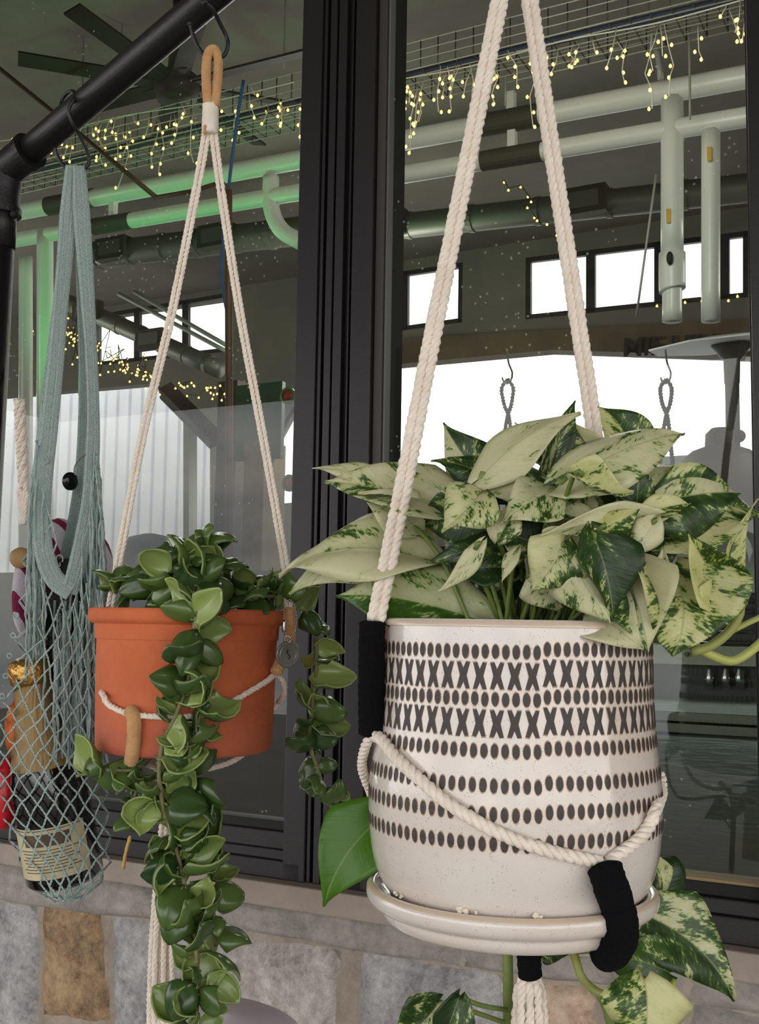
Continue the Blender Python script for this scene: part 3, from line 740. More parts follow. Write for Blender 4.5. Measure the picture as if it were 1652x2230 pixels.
for x in (1545, 1580, 1610):
    mb = MB(); c = H(x, 1500, 1.32); mb.lathe([(0, 0), (.012, 0), (.012, .03), (.007, .045), (.007, .06), (0, .06)], c, 12); mb.build('portafilter', M_CHROME, t2)
lcab('bar_cabinet', 700, 1100, 1190, 1800, 5.0, .6, M_DARKP, 'long dark cabinet low behind the right planter', 'cabinet')
# low dark furniture at left
M_SEAT = mat('black_upholstery', S(26, 28, 26), .7)
t_ = thing('lounge_chair', H(330, 1260, 6.2), 'black rounded lounge chair behind the white rope of the left planter', 'chair')
mb = MB(); c = H(325, 1210, 6.2); mb.tube(smooth([c-UD*.20-V((0, 0, .5)), c-UD*.19+V((0, 0, .04)), c-UD*.1+V((0, 0, .1)), c+UD*.06+V((0, 0, .1)), c+UD*.16+V((0, 0, .03)), c+UD*.19-V((0, 0, .5))], .05), .09, 10); mb.box(c-V((0, 0, .25)), .4, .08, .6, UD, VD)
mb.build('backrest', M_SEAT, t_)
mb = MB(); mb.box(c-V((0, 0, .6))-VD*.1, .5, .6, .16, UD, VD); mb.build('seat', M_SEAT, t_, smooth=False)
lcab('wood_shelf', 528, 572, 960, 1260, 5.5, .3, mat('pale_timber', S(128, 110, 76), .7, var=(S(96, 80, 52), 10, .3, .7)), 'pale timber cabinet right of the dark column', 'cabinet')
lcab('green_panel', 512, 612, 835, 1000, 5.6, .05, mat('green_board', S(34, 66, 44), .6), 'green board above the pale timber cabinet', 'board')
lcab('low_counter', -200, 560, 1245, 2400, 4.6, .7, mat('dark_counter', S(52, 54, 50), .5, var=(S(36, 38, 36), 3, .3, .7)), 'dark counter running behind the left planter', 'counter')
for x, y, m_, lb in ((627, 862, mat('red_lamp_glass', S(150, 40, 30), .4), 'small red round sign high beside the mullion'), (630, 1052, MATS['red_lamp_glass'], 'small red round sign low beside the mullion')):
    t_ = thing('round_sign', H(x, y, 5.0), lb, 'sign'); mb = MB(); mb.lathe([(0, -.01), (.045, -.01), (.045, .01), (0, .01)], H(x, y, 5.0), 20, VD); mb.build('disc', m_, t_)
    mb = MB(); mb.lathe([(.045, -.012), (.06, -.012), (.06, .008), (.045, .008)], H(x, y, 5.0), 20, VD); mb.build('rim', mat('green_enamel', S(60, 130, 50), .4), t_)

# ================================================================== RACK
t_ = thing('garment_rack', P(10, 2300, 1.3), 'black pipe rack whose bar rises toward the viewer', 'rack')
C0 = P(14, 372, 1.30); C1 = P(455, -2, 1.125); bd = (C1-C0).normalized()
RB = .0163
mb = MB(); mb.tube([C0+bd*.02, C0+bd*.95], RB, 28); mb.build('bar', M_BLACK, t_)
pb_ = P(-40, 2400, 1.30); pt_ = P(8, 395, 1.30)
pb_ = V((pt_.x, pt_.y, 0))
mb = MB(); mb.tube([pb_, V((pt_.x, pt_.y, P(20, 548, 1.3).z))], RB*1.0, 28); mb.tube([V((pt_.x, pt_.y, P(20, 546, 1.3).z)), V((pt_.x, pt_.y, C0.z-.03))], RB*1.05, 28); mb.build('post', M_BLACK, t_)
mb = MB(); mb.tube(smooth([V((pt_.x, pt_.y, C0.z-.052)), V((pt_.x, pt_.y, C0.z-.02)), C0+V((0, 0, 0))*0+bd*.004, C0+bd*.042], .003), RB*1.24, 28)
mb.build('elbow_fitting', M_BLACK, t_)
for p_, d_ in ((C0+bd*.042, bd), (V((pt_.x, pt_.y, C0.z-.05)), V((0, 0, 1)))):
    mb = MB(); mb.tube([p_-d_*.004, p_+d_*.004], RB*1.36, 28); mb.build('collar', M_BLACK, t_, smooth=False)
mb = MB(); mb.blob(P(31, 466, 1.282), .005, .005, .005); mb.build('screw', M_GROOVE, t_)
mb = MB(); mb.lathe([(0, 0), (.05, 0), (.05, .012), (0, .014)], pb_, 24); mb.build('foot_plate', M_BLACK, t_)

# S hooks
def barpt(px):
    lo, hi = 0., 1.2
    for _ in range(40):
        m_ = (lo+hi)/2; c = CAM_R.transposed() @ (C0+bd*m_-CAM_P); xx = 826+FPX*c.x/-c.z
        if xx < px: lo = m_
        else: hi = m_
    return C0+bd*lo
def dep(p): return -(CAM_R.transposed() @ (p-CAM_P)).z
d1 = dep(barpt(165)); d2 = dep(barpt(462)); rb = RB+.003
mb = MB(); mb.tube(pix([(131, 250, d1-.004), (134, 222, d1+.006), (146, 203, d1), (160, 199, d1-.012), (162, 214, d1-rb-.002), (150, 238, d1-rb-.004), (158, 268, d1-rb-.002), (172, 292, d1-.012), (188, 325, d1-.004), (194, 345, d1), (190, 362, d1), (176, 372, d1), (152, 372, d1), (134, 355, d1), (124, 336, d1), (120, 320, d1)], .002), .0020, 10)
tag(mb.build('s_hook', M_BLACK), 'black S hook carrying the blue-grey net bag', 'hook', None)
mb = MB(); mb.tube(pix([(440, -30, d2), (444, -10, d2-rb), (447, 4, d2-rb-.003), (462, 18, d2-rb-.001), (478, 50, d2-.008), (492, 78, d2), (496, 98, d2), (490, 118, d2), (474, 128, d2), (450, 124, d2), (432, 104, d2), (420, 76, d2), (414, 52, d2)], .002), .0022, 10)
mb.blob(P(414, 51, d2), .0032, .0032, .0032); mb.blob(P(447, 5, d2-rb-.003), .004, .004, .004)
tag(mb.build('s_hook', M_BLACK), 'black S hook carrying the terracotta planter', 'hook', None)

# ================================================================== LEFT PLANTER
DL = 1.125
LPX = 411
potc = P(LPX, 1331, DL)
K = DL/FPX
prof = [(211, 3), (212, -4), (212, -18), (206, -26), (196, -30), (193, -40), (192, -90), (190, -200), (188, -275), (185, -290), (176, -296), (0, -296)]
inner = [(196, -60), (199, -6), (203, 2), (208, 4)]
pr = [(r*K, z*K) for r, z in inner+prof]
m = mat('terracotta', S(212, 112, 64), .75, var=(S(190, 92, 54), 9, .35, .7), bump=(120, .3))
nt_ = m.node_tree; b_ = nt_.nodes['Principled BSDF']; cc = nt_.nodes.new('ShaderNodeTexCoord'); sx = nt_.nodes.new('ShaderNodeSeparateXYZ'); nt_.links.new(cc.outputs['Object'], sx.inputs[0])
mr = nt_.nodes.new('ShaderNodeMapRange'); mr.inputs[1].default_value = -.02; mr.inputs[2].default_value = -.075; nt_.links.new(sx.outputs[2], mr.inputs[0])
nn = nt_.nodes.new('ShaderNodeTexNoise'); nn.inputs['Scale'].default_value = 22; nn.inputs['Detail'].default_value = 6; nt_.links.new(cc.outputs['Object'], nn.inputs['Vector'])
mu = nt_.nodes.new('ShaderNodeMath'); mu.operation = 'MULTIPLY'; nt_.links.new(mr.outputs[0], mu.inputs[0]); nt_.links.new(nn.outputs[0], mu.inputs[1])
mx = nt_.nodes.new('ShaderNodeMix'); mx.data_type = 'RGBA'; mx.inputs[7].default_value = S(170, 92, 78)
src = b_.inputs['Base Color'].links[0].from_socket; nt_.links.new(src, mx.inputs[6]); nt_.links.new(mu.outputs[0], mx.inputs[0]); nt_.links.new(mx.outputs[2], b_.inputs['Base Color'])
tp = thing('terracotta_pot', potc-V((0, 0, .143)), 'orange terracotta pot with rolled rim hanging on white ropes', 'pot')
mb = MB(); mb.lathe(pr, potc, 96); mb.build('pot_body', m, tp)
M_SOIL = mat('potting_soil', S(58, 42, 30), .95, var=(S(110, 92, 70), 90, .55, .7), bump=(200, 1))
mb = MB(); mb.lathe([(198*K, -14*K), (150*K, -8*K), (80*K, -4*K), (0, -2*K)], potc, 40); mb.build('soil', M_SOIL, tp)

th = thing('macrame_hanger', P(460, 130, DL), 'white rope plant hanger with tan bound loop holding the terracotta pot', 'hanger')
# tan loop
d = d2
mb = MB(); mb.wrap(pix([(453, 232, d-.004), (449, 180, d-.004), (450, 130, d-.002), (460, 108, d), (470, 112, d), (475, 135, d), (473, 180, d-.002), (468, 232, d-.004)], .003), .0049, .0026); mb.build('bound_loop', M_TAN, th)
mb = MB(); mb.wrap(pix([(458, 226, d-.002), (457, 262, d-.002), (456, 292, d-.002)], .003), .0082, .003, 16); mb.build('white_binding', M_ROPE, th)
mb = MB(); mb.wrap(pix([(447, 272, d-.009), (446, 292, d-.008)], .002), .0018, .003, 8); mb.build('tan_cord_end', M_TAN, th)
def rope2(par, ctrl, R, sep, name='rope', n=2, hint=None, pitch=.016, m=M_ROPE):
    pts = smooth([P(*c) for c in ctrl], .004); fr = parallel(pts)
    for k in range(n):
        off = (k-(n-1)/2)*2*sep
        o = []
        for i, p in enumerate(pts):
            view = (p-CAM_P).normalized(); s_ = fr[i][0].cross(view).normalized()
            o.append(p+s_*off + view*(.0006*math.sin(i*.08+k*2)))
        mb = MB(); mb.rope(o, R, pitch, 3, 6, k*1.3); mb.build(name, m, par)
rope2(th, [(450, 286, d), (428, 410, DL+.00), (372, 690, DL), (308, 960, DL), (240, 1322, DL)], .0026, .0023)
rope2(th, [(464, 286, d), (482, 420, DL), (524, 690, DL), (574, 960, DL), (622, 1240, DL-.01), (628, 1330, DL-.015)], .0026, .0023)
mb = MB(); mb.wrap(pix([(630, 1322, DL-.016), (629, 1400, DL-.018), (612, 1440, DL-.03), (600, 1466, DL-.04)], .003), .0062, .0032, 14); mb.build('tan_binding', M_TAN, th)
mb = MB(); mb.wrap(pix([(283, 1548, DL-.094), (291, 1560, DL-.100), (292, 1600, DL-.100), (288, 1640, DL-.097), (285, 1660, DL-.090)], .003), .0068, .0034, 14); mb.build('tan_binding', M_TAN, th)
# cords round the pot
def on_lathe(px, py, c, prof_, off):
    """point on a pot of revolution (axis through c) where the sight line meets it"""
    dr = (P(px, py, 1)-CAM_P)
    def rad(z):
        z -= c.z
        for i in range(len(prof_)-1):
            (r0, z0), (r1, z1) = prof_[i], prof_[i+1]
            if (z0-z)*(z1-z) <= 0 and abs(z0-z1) > 1e-7: return r0+(r1-r0)*(z-z0)/(z1-z0)
        return prof_[0][0] if z > prof_[0][1] else prof_[-1][0]
    best = None; D0 = dep(c); k = -.16
    while k < .02:
        p = CAM_P+dr*(D0+k); h_ = math.hypot(p.x-c.x, p.y-c.y)-(rad(p.z)+off)
        if h_ <= 0: return p
        if best is None or h_ < best[0]: best = (h_, p)
        k += .001
    return best[1]
pL = [(r*K, z*K) for r, z in prof[:-1]]
o3 = [on_lathe(x, y, potc, pL, .0042) for x, y in ((224, 1512), (234, 1532), (262, 1548), (290, 1556), (330, 1560), (390, 1562), (440, 1556), (490, 1536), (540, 1508), (580, 1484), (600, 1466))]
o3 = [P(222, 1480, DL+.03), P(217, 1496, DL+.008)] + o3
mb = MB(); mb.rope(smooth(o3, .003), .0032, .014); mb.build('rope', M_ROPE, th)
mb = MB(); mb.rope(smooth([P(602, 1466, DL-.035), P(616, 1485, DL-.02), P(618, 1510, DL+.0), P(606, 1530, DL+.03)], .003), .0030, .014); mb.build('rope', M_ROPE, th)
# gathered tail below the pot
mb = MB(); mb.rope(smooth([P(286, 1660, DL-.088), P(330, 1668, DL-.04), P(362, 1690, DL)], .003), .003, .014); mb.rope(smooth([P(606, 1530, DL+.03), P(520, 1650, DL+.03), P(372, 1690, DL+.005)], .003), .003, .014); mb.build('rope', M_ROPE, th)
for k in range(6):
    o_ = (k-2.5)*9
    mb = MB(); mb.rope(smooth([P(368+o_*.2, 1690, DL+.004), P(362+o_*.7, 1860, DL+.006*(k % 2)), P(352+o_, 2060, DL+.006*((k+1) % 2)), P(350+o_*1.2, 2300, DL)], .005), .0034, .018); mb.build('tassel_strand', M_ROPE, th)
# metal charm
tg = thing('metal_charm', P(626, 1450, DL-.035), 'round stamped metal charm on a ball chain clipped to the hanger', 'charm')
cp = pix([(625, 1395, DL-.036), (619, 1370, DL-.034), (617, 1340, DL-.03), (620, 1316, DL-.027), (630, 1306, DL-.026), (640, 1316, DL-.028), (645, 1345, DL-.03), (642, 1375, DL-.032), (636, 1388, DL-.035), (627, 1394, DL-.036)], .0019)
mb = MB()
for p in cp: mb.blob(p, .00085, .00085, .00085, 8, 6)
mb.build('ball_chain', M_STEEL, tg)
mb = MB(); mb.tube(pix([(619, 1350, DL-.036), (618, 1362, DL-.037), (619, 1376, DL-.037)], .002), .0022, 10); mb.build('clasp', M_STEEL, tg)
mb = MB(); cr = P(626, 1392, DL-.037); mb.tube([cr+N(1, 0, 0)*math.cos(a)*.0032+N(0, 1, 0)*math.sin(a)*.0032 for a in [2*PI*i/16 for i in range(17)]], .0006, 6); mb.build('ring', M_STEEL, tg)
ax = N(.55, 0, .83); cdn = P(627, 1425, DL-.037)
mb = MB(); mb.lathe([(0, -.0008), (.0125, -.0008), (.0135, 0), (.0125, .0008), (.0118, .0005), (0, .0005)], cdn, 40, ax); mb.lathe([(.0085, .0004), (.009, .0011), (.0095, .0004)], cdn, 40, ax); mb.build('disc', mat('pewter', S(150, 152, 146), .4, .9), tg)
mb = MB(); s0 = cdn+ax*.0011; X_ = ax.orthogonal().normalized(); X_ = (N(0, 1, 0)-ax*N(0, 1, 0).dot(ax)).normalized(); Y_ = ax.cross(X_)
mb.tube([s0+X_*(.0045-.009*i/14)+Y_*(.0014*math.sin(i/14*2*PI)) for i in range(15)], .0004, 5); mb.build('engraved_mark', M_GROOVE, tg)

# ---- hoya
def cup_leaf(seed):
    r = random.Random(seed); mb = MB(); mb.hasuv = True; nu, nv = 10, 8
    bend = r.uniform(1.5, 2.7); cup = r.uniform(1.1, 1.9); wd = r.uniform(.40, .52); tw = r.uniform(-.5, .5)
    for i in range(nu+1):
        t = i/nu; ang = bend*(t-.15)
        # arc of the midrib in the x-z plane
        x = math.sin(ang)/bend; z = (math.cos(ang)-1)/bend
        wt = wd*(max(0, math.sin(PI*min(1, t**.72)))**.75)*(1-.1*t) if 0 < t < 1 else .012
        T = V((math.cos(ang), 0, -math.sin(ang))); Nn = V((math.sin(ang), 0, math.cos(ang)))
        for j in range(nv+1):
            s_ = -1+2*j/nv; a = s_*cup*wt/wd*.95
            y = math.sin(a)/cup*wd*1.15; zz = (math.cos(a)-1)/cup*wd*1.4 - .22*wd*math.exp(-(s_/.3)**2)*math.sin(PI*t)
            rot = tw*t
            mb.v.append(V((x, 0, z)) + V((0, 1, 0))*y*math.cos(rot) + Nn*(zz + y*math.sin(rot))); mb.uv.append((t, s_))
    for i in range(nu):
        for j in range(nv):
            a = i*(nv+1)+j; mb.f.append((a, a+nv+1, a+nv+2, a+1)[::-1][::-1])
    return mb
hoya = thing('rope_hoya', potc, 'trailing rope hoya with curled waxy green leaves in the terracotta pot', 'plant')
protos = []
for k in range(7):
    o = cup_leaf(40+k).build('leaf', M_HOYA, hoya, origin=(0, 0, 0)); sd = o.modifiers.new('thick', 'SOLIDIFY'); sd.thickness = .032; sd.offset = 0; o.data.materials.append(M_HOYA2); sd.material_offset = 1; sd.material_offset_rim = 1
    protos.append(o)
used = [False]*7; nleaf = [0]
def put_leaf(p, dirn, nrm, size, r):
    k = r.randrange(7); x = dirn.normalized(); z = (nrm-x*nrm.dot(x))
    z = z.normalized() if z.length > 1e-4 else x.orthogonal().normalized(); y = z.cross(x)
    q = Matrix((x, y, z)).transposed().to_quaternion()
    if not used[k]:
        o = protos[k]; used[k] = True; put(o, p, hoya); o.rotation_mode = 'QUATERNION'; o.rotation_quaternion = q; o.scale = (size,)*3
    else: copy_part(protos[k], p, hoya, q, size)
    nleaf[0] += 1
M_STEM = mat('hoya_stem', S(126, 128, 84), .7, var=(S(104, 92, 62), 40, .4, .7), bump=(300, .3))
def vine(ctrl, spread, gap, size, seed, stem=.0022, front=.45, skip=None, shown=()):
    r = random.Random(seed); pts = smooth([P(*c) for c in ctrl], .003); fr = parallel(pts)
    sp_ = smooth([V((s_, 0, 0)) for s_ in spread], n=24); acc = 0; nxt = 0; a0 = r.uniform(0, 6)
    mb = MB(); mb.tube(pts, stem, 8); 
    for i in range(1, len(pts)):
        acc += (pts[i]-pts[i-1]).length
        if int(acc/.028) != int((acc-(pts[i]-pts[i-1]).length)/.028): mb.blob(pts[i], stem*1.5, stem*1.5, stem*1.2, 8, 5)
        if acc >= nxt:
            nxt = acc+gap*r.uniform(.7, 1.3); a0 += PI/2+r.uniform(-.5, .5); f = i/len(pts)
            s_ = sp_[min(len(sp_)-1, int(f*len(sp_)))].x*K
            py_ = ctrl[0][1]+(ctrl[-1][1]-ctrl[0][1])*f
            for e in (0, PI):
                a = a0+e+r.uniform(-.3, .3)
                out_ = fr[i][1]*math.cos(a)+fr[i][2]*math.sin(a)
                # a few leaves stand aside so that the stem shows
                c = CAM_R.transposed() @ out_
                if any(y0 <= py_ <= y1 for y0, y1 in shown) and c.z > .1 : out_ = out_ - N(0, 0, 1)*c.z*1.6; out_.normalize()
                rad = max(0, s_-size*.55)*r.uniform(.3, 1.0)
                dirn = (out_+fr[i][0]*r.uniform(-.5, .7)+V((0, 0, r.uniform(-.3, .3)))).normalized()
                sz = size*r.choice((.7, .95, 1.1, 1.25, 1.45))*r.uniform(.92, 1.08)
                p = pts[i]+out_*(rad*.55)
                if rad > .004: mb.tube([pts[i], p], stem*.45, 5)
                nrm = N(r.uniform(-.9, .9), r.uniform(-.6, 1), r.uniform(-.3, 1.0))
                if r.random() < .5: nrm = -nrm
                c2 = CAM_R.transposed() @ (p+dirn*sz*.5-CAM_P); qx, qy = 826+FPX*c2.x/-c2.z, 1115-FPX*c2.y/-c2.z
                if (235 < qx < 335 and 1500 < qy < 1668) or (575 < qx < 668 and 1300 < qy < 1480): continue
                put_leaf(p, dirn, nrm, sz, r)
    mb.build('stem', M_STEM, hoya)
Dv = DL-.118
vine([(432, 1166, DL-.03), (440, 1240, DL-.06), (428, 1320, Dv+.006), (426, 1400, Dv), (410, 1480, Dv), (382, 1560, Dv), (350, 1640, Dv+.004), (352, 1740, Dv+.01), (384, 1850, Dv+.02), (408, 1960, Dv+.02), (425, 2060, Dv+.02), (430, 2160, Dv+.02), (420, 2290, Dv+.02)],
     [44, 66, 82, 84, 88, 92, 92, 92, 96, 102, 108, 108, 104], .0094, .040, 3, shown=((1330, 1400), (1610, 1720), (1790, 1850)))
vine([(440, 1545, Dv+.01), (425, 1590, Dv+.004), (412, 1650, Dv+.004), (430, 1740, Dv+.03), (450, 1850, Dv+.04), (462, 1960, Dv+.045), (470, 2060, Dv+.05)], [10, 12, 44, 62, 64, 64, 64], .015, .038, 8, .0018, shown=((1560, 1640),))
vine([(600, 1322, DL-.02), (650, 1318, DL+.02), (684, 1370, DL+.03), (688, 1450, DL+.03), (680, 1540, DL+.03), (676, 1620, DL+.03), (700, 1700, DL+.03), (722, 1760, DL+.03)], [24, 44, 66, 56, 60, 66, 62, 50], .0145, .038, 21, .0019, shown=((1440, 1570),))
vine([(330, 1650, DL-.07), (290, 1676, DL-.07), (225, 1678, DL-.07), (165, 1690, DL-.08)], [30, 46, 50, 40], .013, .034, 15, .0016)
vine([(310, 1690, DL-.07), (292, 1740, DL-.07), (284, 1800, DL-.07)], [34, 34, 28], .016, .028, 19, .0014)
mb = MB(); mb.tube(pix([(284, 1820, DL-.07), (276, 1848, DL-.07), (272, 1866, DL-.07), (268, 1892, DL-.07)], .003), [.0012+.0008*abs(math.sin(i*1.3)) for i in range(len(pix([(284, 1820, DL-.07), (276, 1848, DL-.07), (272, 1866, DL-.07), (268, 1892, DL-.07)], .003)))], 6)
mb.build('dry_tip', mat('dry_stem', S(196, 160, 96), .8), hoya)['label'] = 'dry straw-coloured shoot tip'
# crown
r = random.Random(77)
for cx, cy, cd_, sx_, sy_, n_ in ((400, 1262, DL-.05, 68, 44, 22), (300, 1284, DL-.03, 40, 28, 13), (430, 1195, DL-.04, 26, 24, 6), (540, 1288, DL-.02, 56, 26, 16), (470, 1215, DL-.02, 24, 30, 6), (360, 1230, DL-.01, 30, 28, 7), (600, 1300, DL+.01, 22, 22, 5)):
    for k in range(n_):
        x = cx+r.uniform(-1, 1)*sx_; y = cy+r.uniform(-1, 1)*sy_; p = P(x, y, cd_+r.uniform(-.03, .03))
        put_leaf(p, N(r.uniform(-1, 1), r.uniform(-.4, .9), r.uniform(-.6, .8)), N(r.uniform(-1, 1), r.uniform(-.2, 1), r.uniform(-.4, 1))*(1 if r.random() < .7 else -1), .040*r.uniform(.75, 1.2), r)
mb = MB()
for x0, x1, y1 in ((380, 300, 1270), (400, 430, 1160), (430, 545, 1270), (390, 360, 1225), (420, 470, 1210), (450, 600, 1298)):
    mb.tube(pix([(x0, 1336, DL), ((x0+x1)/2, (1336+y1)/2-14, DL-.02), (x1, y1, DL-.02)], .01), .002, 7)
mb.build('stem', M_STEM, hoya)

# ================================================================== RIGHT PLANTER
DR = .90; KR = DR/FPX; RX = 1119
rc = P(RX, 1354, DR)
profR = [(a*.985, b) for a, b in [(292, 2), (296, -4), (297, -60), (298, -150), (302, -225), (306, -262), (310, -300), (314, -340), (315, -400), (311, -450), (304, -495), (288, -540), (262, -572), (236, -586), (0, -586)]]
innR = [(270, -60), (280, -10), (285, 1), (289, 3)]
def dens(pr_, n=6):
    o = []
    for i in range(len(pr_)-1):
        for j in range(n): t = j/n; o.append((pr_[i][0]+(pr_[i+1][0]-pr_[i][0])*t, pr_[i][1]+(pr_[i+1][1]-pr_[i][1])*t))
    o.append(pr_[-1]); return o
cr_ = smooth([V((a, b, 0)) for a, b in profR[:-1]], n=4)
pRp = [(p.x*KR, p.y*KR) for p in cr_]
def glaze(name, col, speck):
    m = mat(name, col, .14, coat=.6, bump=(34, .4)); t = m.node_tree; b = t.nodes['Principled BSDF']; nd = t.nodes; lk = t.links
    c = nd.new('ShaderNodeTexCoord'); vo = nd.new('ShaderNodeTexVoronoi'); vo.inputs['Scale'].default_value = 520; lk.new(c.outputs['Object'], vo.inputs['Vector'])
    n = nd.new('ShaderNodeTexNoise'); n.inputs['Scale'].default_value = 130; lk.new(c.outputs['Object'], n.inputs['Vector'])
    a = nd.new('ShaderNodeMath'); a.operation = 'MULTIPLY_ADD'; a.inputs[1].default_value = 1.0; a.inputs[2].default_value = -.38; lk.new(n.outputs[0], a.inputs[0])
    l = nd.new('ShaderNodeMath'); l.operation = 'LESS_THAN'; lk.new(vo.outputs['Distance'], l.inputs[0]); lk.new(a.outputs[0], l.inputs[1])
    f = nd.new('ShaderNodeMath'); f.operation = 'MULTIPLY'; f.inputs[1].default_value = .5; lk.new(l.outputs[0], f.inputs[0])
    n3 = nd.new('ShaderNodeTexNoise'); n3.inputs['Scale'].default_value = 7; lk.new(c.outputs['Object'], n3.inputs['Vector'])
    y = nd.new('ShaderNodeMix'); y.data_type = 'RGBA'; y.inputs[6].default_value = col; y.inputs[7].default_value = (col[0]*.93, col[1]*.86, col[2]*.82, 1)
    q = nd.new('ShaderNodeMapRange'); q.inputs[1].default_value = .4; q.inputs[2].default_value = .7; lk.new(n3.outputs[0], q.inputs[0]); lk.new(q.outputs[0], y.inputs[0])
    x = nd.new('ShaderNodeMix'); x.data_type = 'RGBA'; x.inputs[7].default_value = speck; lk.new(y.outputs[2], x.inputs[6]); lk.new(f.outputs[0], x.inputs[0]); lk.new(x.outputs[2], b.inputs['Base Color'])
    return m
M_GLZ = glaze('speckled_white_glaze', S(224, 217, 210), S(140, 118, 96))
rp_ = thing('ceramic_planter', rc+V((0, 0, -586*KR)), 'large speckled white ceramic planter with bands of black dots and crosses', 'pot')
mb = MB(); mb.lathe([(r*KR, z*KR) for r, z in innR]+pRp+[(0, pRp[-1][1])], rc, 128); mb.build('pot_body', M_GLZ, rp_)
mb = MB(); mb.lathe([(294.5*KR, 0.5*KR), (297.3*KR, -5*KR), (297.6*KR, -11*KR)], rc, 128); mb.build('rim_glaze', mat('tan_rim_glaze', S(208, 188, 168), .25, coat=.4), rp_)
mb = MB(); mb.lathe([(276*KR, -24*KR), (200*KR, -18*KR), (80*KR, -12*KR), (0, -10*KR)], rc, 48); mb.build('soil', M_SOIL, rp_)
def radR(z):
    for i in range(len(pRp)-1):
        (r0, z0), (r1, z1) = pRp[i], pRp[i+1]
        if (z0-z)*(z1-z) <= 0 and abs(z0-z1) > 1e-9: return r0+(r1-r0)*(z-z0)/(z1-z0)
    return pRp[0][0] if z > 0 else pRp[-1][0]
def pz(th_, z, off): r_ = radR(z)+off; return rc+V((r_*math.cos(th_), r_*math.sin(th_), z))
seam = on_lathe(1183, 1500, rc, pRp, 0); TH0 = math.atan2(seam.y-rc.y, seam.x-rc.x)
def shape2d(kind, s=1, rj=None):
    o = []
    if kind == 'dot':
        for k in range(14):
            a = 2*PI*k/14; q = 1+rj.uniform(-.05, .05); o.append((math.cos(a)*7.1*q*s, math.sin(a)*13.6*q*s))
        return [o]
    # cross: two crossing bars, as one outline
    w_, h_, t = 12.5*s, 25*s, 4.3*s
    pts = [(-w_-1, h_), (-w_+2*t*.8, h_+1), (0, 13*s), (w_-2*t*.8, h_+1), (w_+1, h_), (7.0*s, 0), (w_+1, -h_), (w_-2*t*.8, -h_-1), (0, -13*s), (-w_+2*t*.8, -h_-1), (-w_-1, -h_), (-7.0*s, 0)]
    return [[(x+rj.uniform(-.5, .5), y+rj.uniform(-.6, .6)) for x, y in pts]]
M_DOT = mat('matt_black_slip', S(62, 54, 52), .55, bump=(150, .3)); M_HALO = mat('brown_glaze_edge', S(176, 142, 112), .35)
def row(kind, ypx, n, nm):
    zc = on_lathe(1130, ypx, rc, pRp, 0).z-rc.z; rj = random.Random(int(ypx)); a, h_ = MB(), MB()
    for k in range(n):
        th_ = TH0+2*PI*(k+.35)/n; zz = zc+KR*(3.5-7*((k+.35)/n)*1.0)*1.0 + rj.uniform(-.0003, .0003)
        for s_, off, M_ in ((1.17 if kind == 'dot' else 1.09, .00012, h_), (1, .00030, a)):
            for o in shape2d(kind, s_, rj):
                base = len(M_.v); Rr = radR(zz)
                M_.v.append(pz(th_, zz, off+.00012))
                for x, y in o: M_.v.append(pz(th_-x*KR*.98/Rr, zz+y*KR*.98, off))
                m_ = len(o)
                for i in range(m_): M_.f.append((base, base+1+i, base+1+(i+1) % m_))
    # doubled mark on the join
    a.build(nm, M_DOT, rp_, smooth=False)['kind'] = 'stuff'; h_.build(nm+'_edge', M_HALO, rp_, smooth=False)['kind'] = 'stuff'
for y in (1417, 1521, 1634, 1710, 1772, 1838): row('dot', y, 93, 'dot_band')
for y in (1470, 1574): row('cross', y, 55, 'cross_band')

# saucer
M_SAUC = M_GLZ
zs0 = on_lathe(1130, 1985, rc, [(262*KR, -500*KR), (262*KR, -700*KR)], 0).z
sc_ = V((rc.x, rc.y, rc.z-586*KR))+N(.0, 0, 0) if False else V((rc.x, rc.y, rc.z-586*KR))
sc_ = sc_ + N(-1, 0, 0)*(5*KR)
sau = thing('ceramic_saucer', sc_-V((0, 0, .02)), 'round speckled white saucer under the dotted planter', 'saucer')
sp_ = [(0, -4), (240, -4), (262, 2), (286, 26), (296, 34), (306, 34), (314, 26), (315, 14), (310, 2), (298, -8), (284, -12), (280, -26), (268, -40), (240, -48), (0, -48)]
sp2 = [(p.x*KR*.975, p.y*KR) for p in smooth([V((a, b, 0)) for a, b in sp_[1:-1]], n=4)]
mb = MB(); mb.lathe([(0, -4*KR)]+sp2+[(0, -48*KR)], sc_, 128); mb.build('saucer_body', M_SAUC, sau)
mb = MB(); mb.lathe([(295*KR, 34.6*KR), (300.5*KR, 34*KR), (305.6*KR, 28.5*KR)], sc_, 128); mb.build('worn_glaze_ring', mat('tan_glaze_ring', S(218, 196, 172), .3, coat=.4), sau)
M_PERL = mat('perlite', S(236, 226, 208), .9, bump=(400, .6))
for k, (x, y, s_, lb) in enumerate(((845, 1912, 6, 'white perlite crumb at the left of the saucer'), (857, 1922, 4, 'second tiny perlite crumb at the left of the saucer'), (975, 1962, 9, 'cream perlite flake left of centre on the saucer'), (988, 1966, 8, 'cream perlite flake touching another on the saucer'), (1006, 1968, 4, 'tiny perlite crumb beside the flakes on the saucer'), (1128, 1972, 8, 'knobbly white perlite crumb at the centre of the saucer'), (1136, 1968, 5, 'small perlite crumb on top of the knobbly one'))):
    ox = (x-RX)*KR*.92; Rc = 285*KR; c = V((rc.x+ox, rc.y-math.sqrt(max(0, Rc*Rc-ox*ox)), sc_.z+(36+s_*.4)*KR)); mb = MB()
    for q in range(3): mb.blob(c+V((random.uniform(-1, 1), random.uniform(-.5, .5), random.uniform(-1, 1)))*s_*KR*.5, s_*KR*.7, s_*KR*.5, s_*KR*.6, 8, 6, .12)
    tag(mb.build('perlite_crumb', M_PERL), lb, 'crumb', 'perlite crumbs on the saucer')

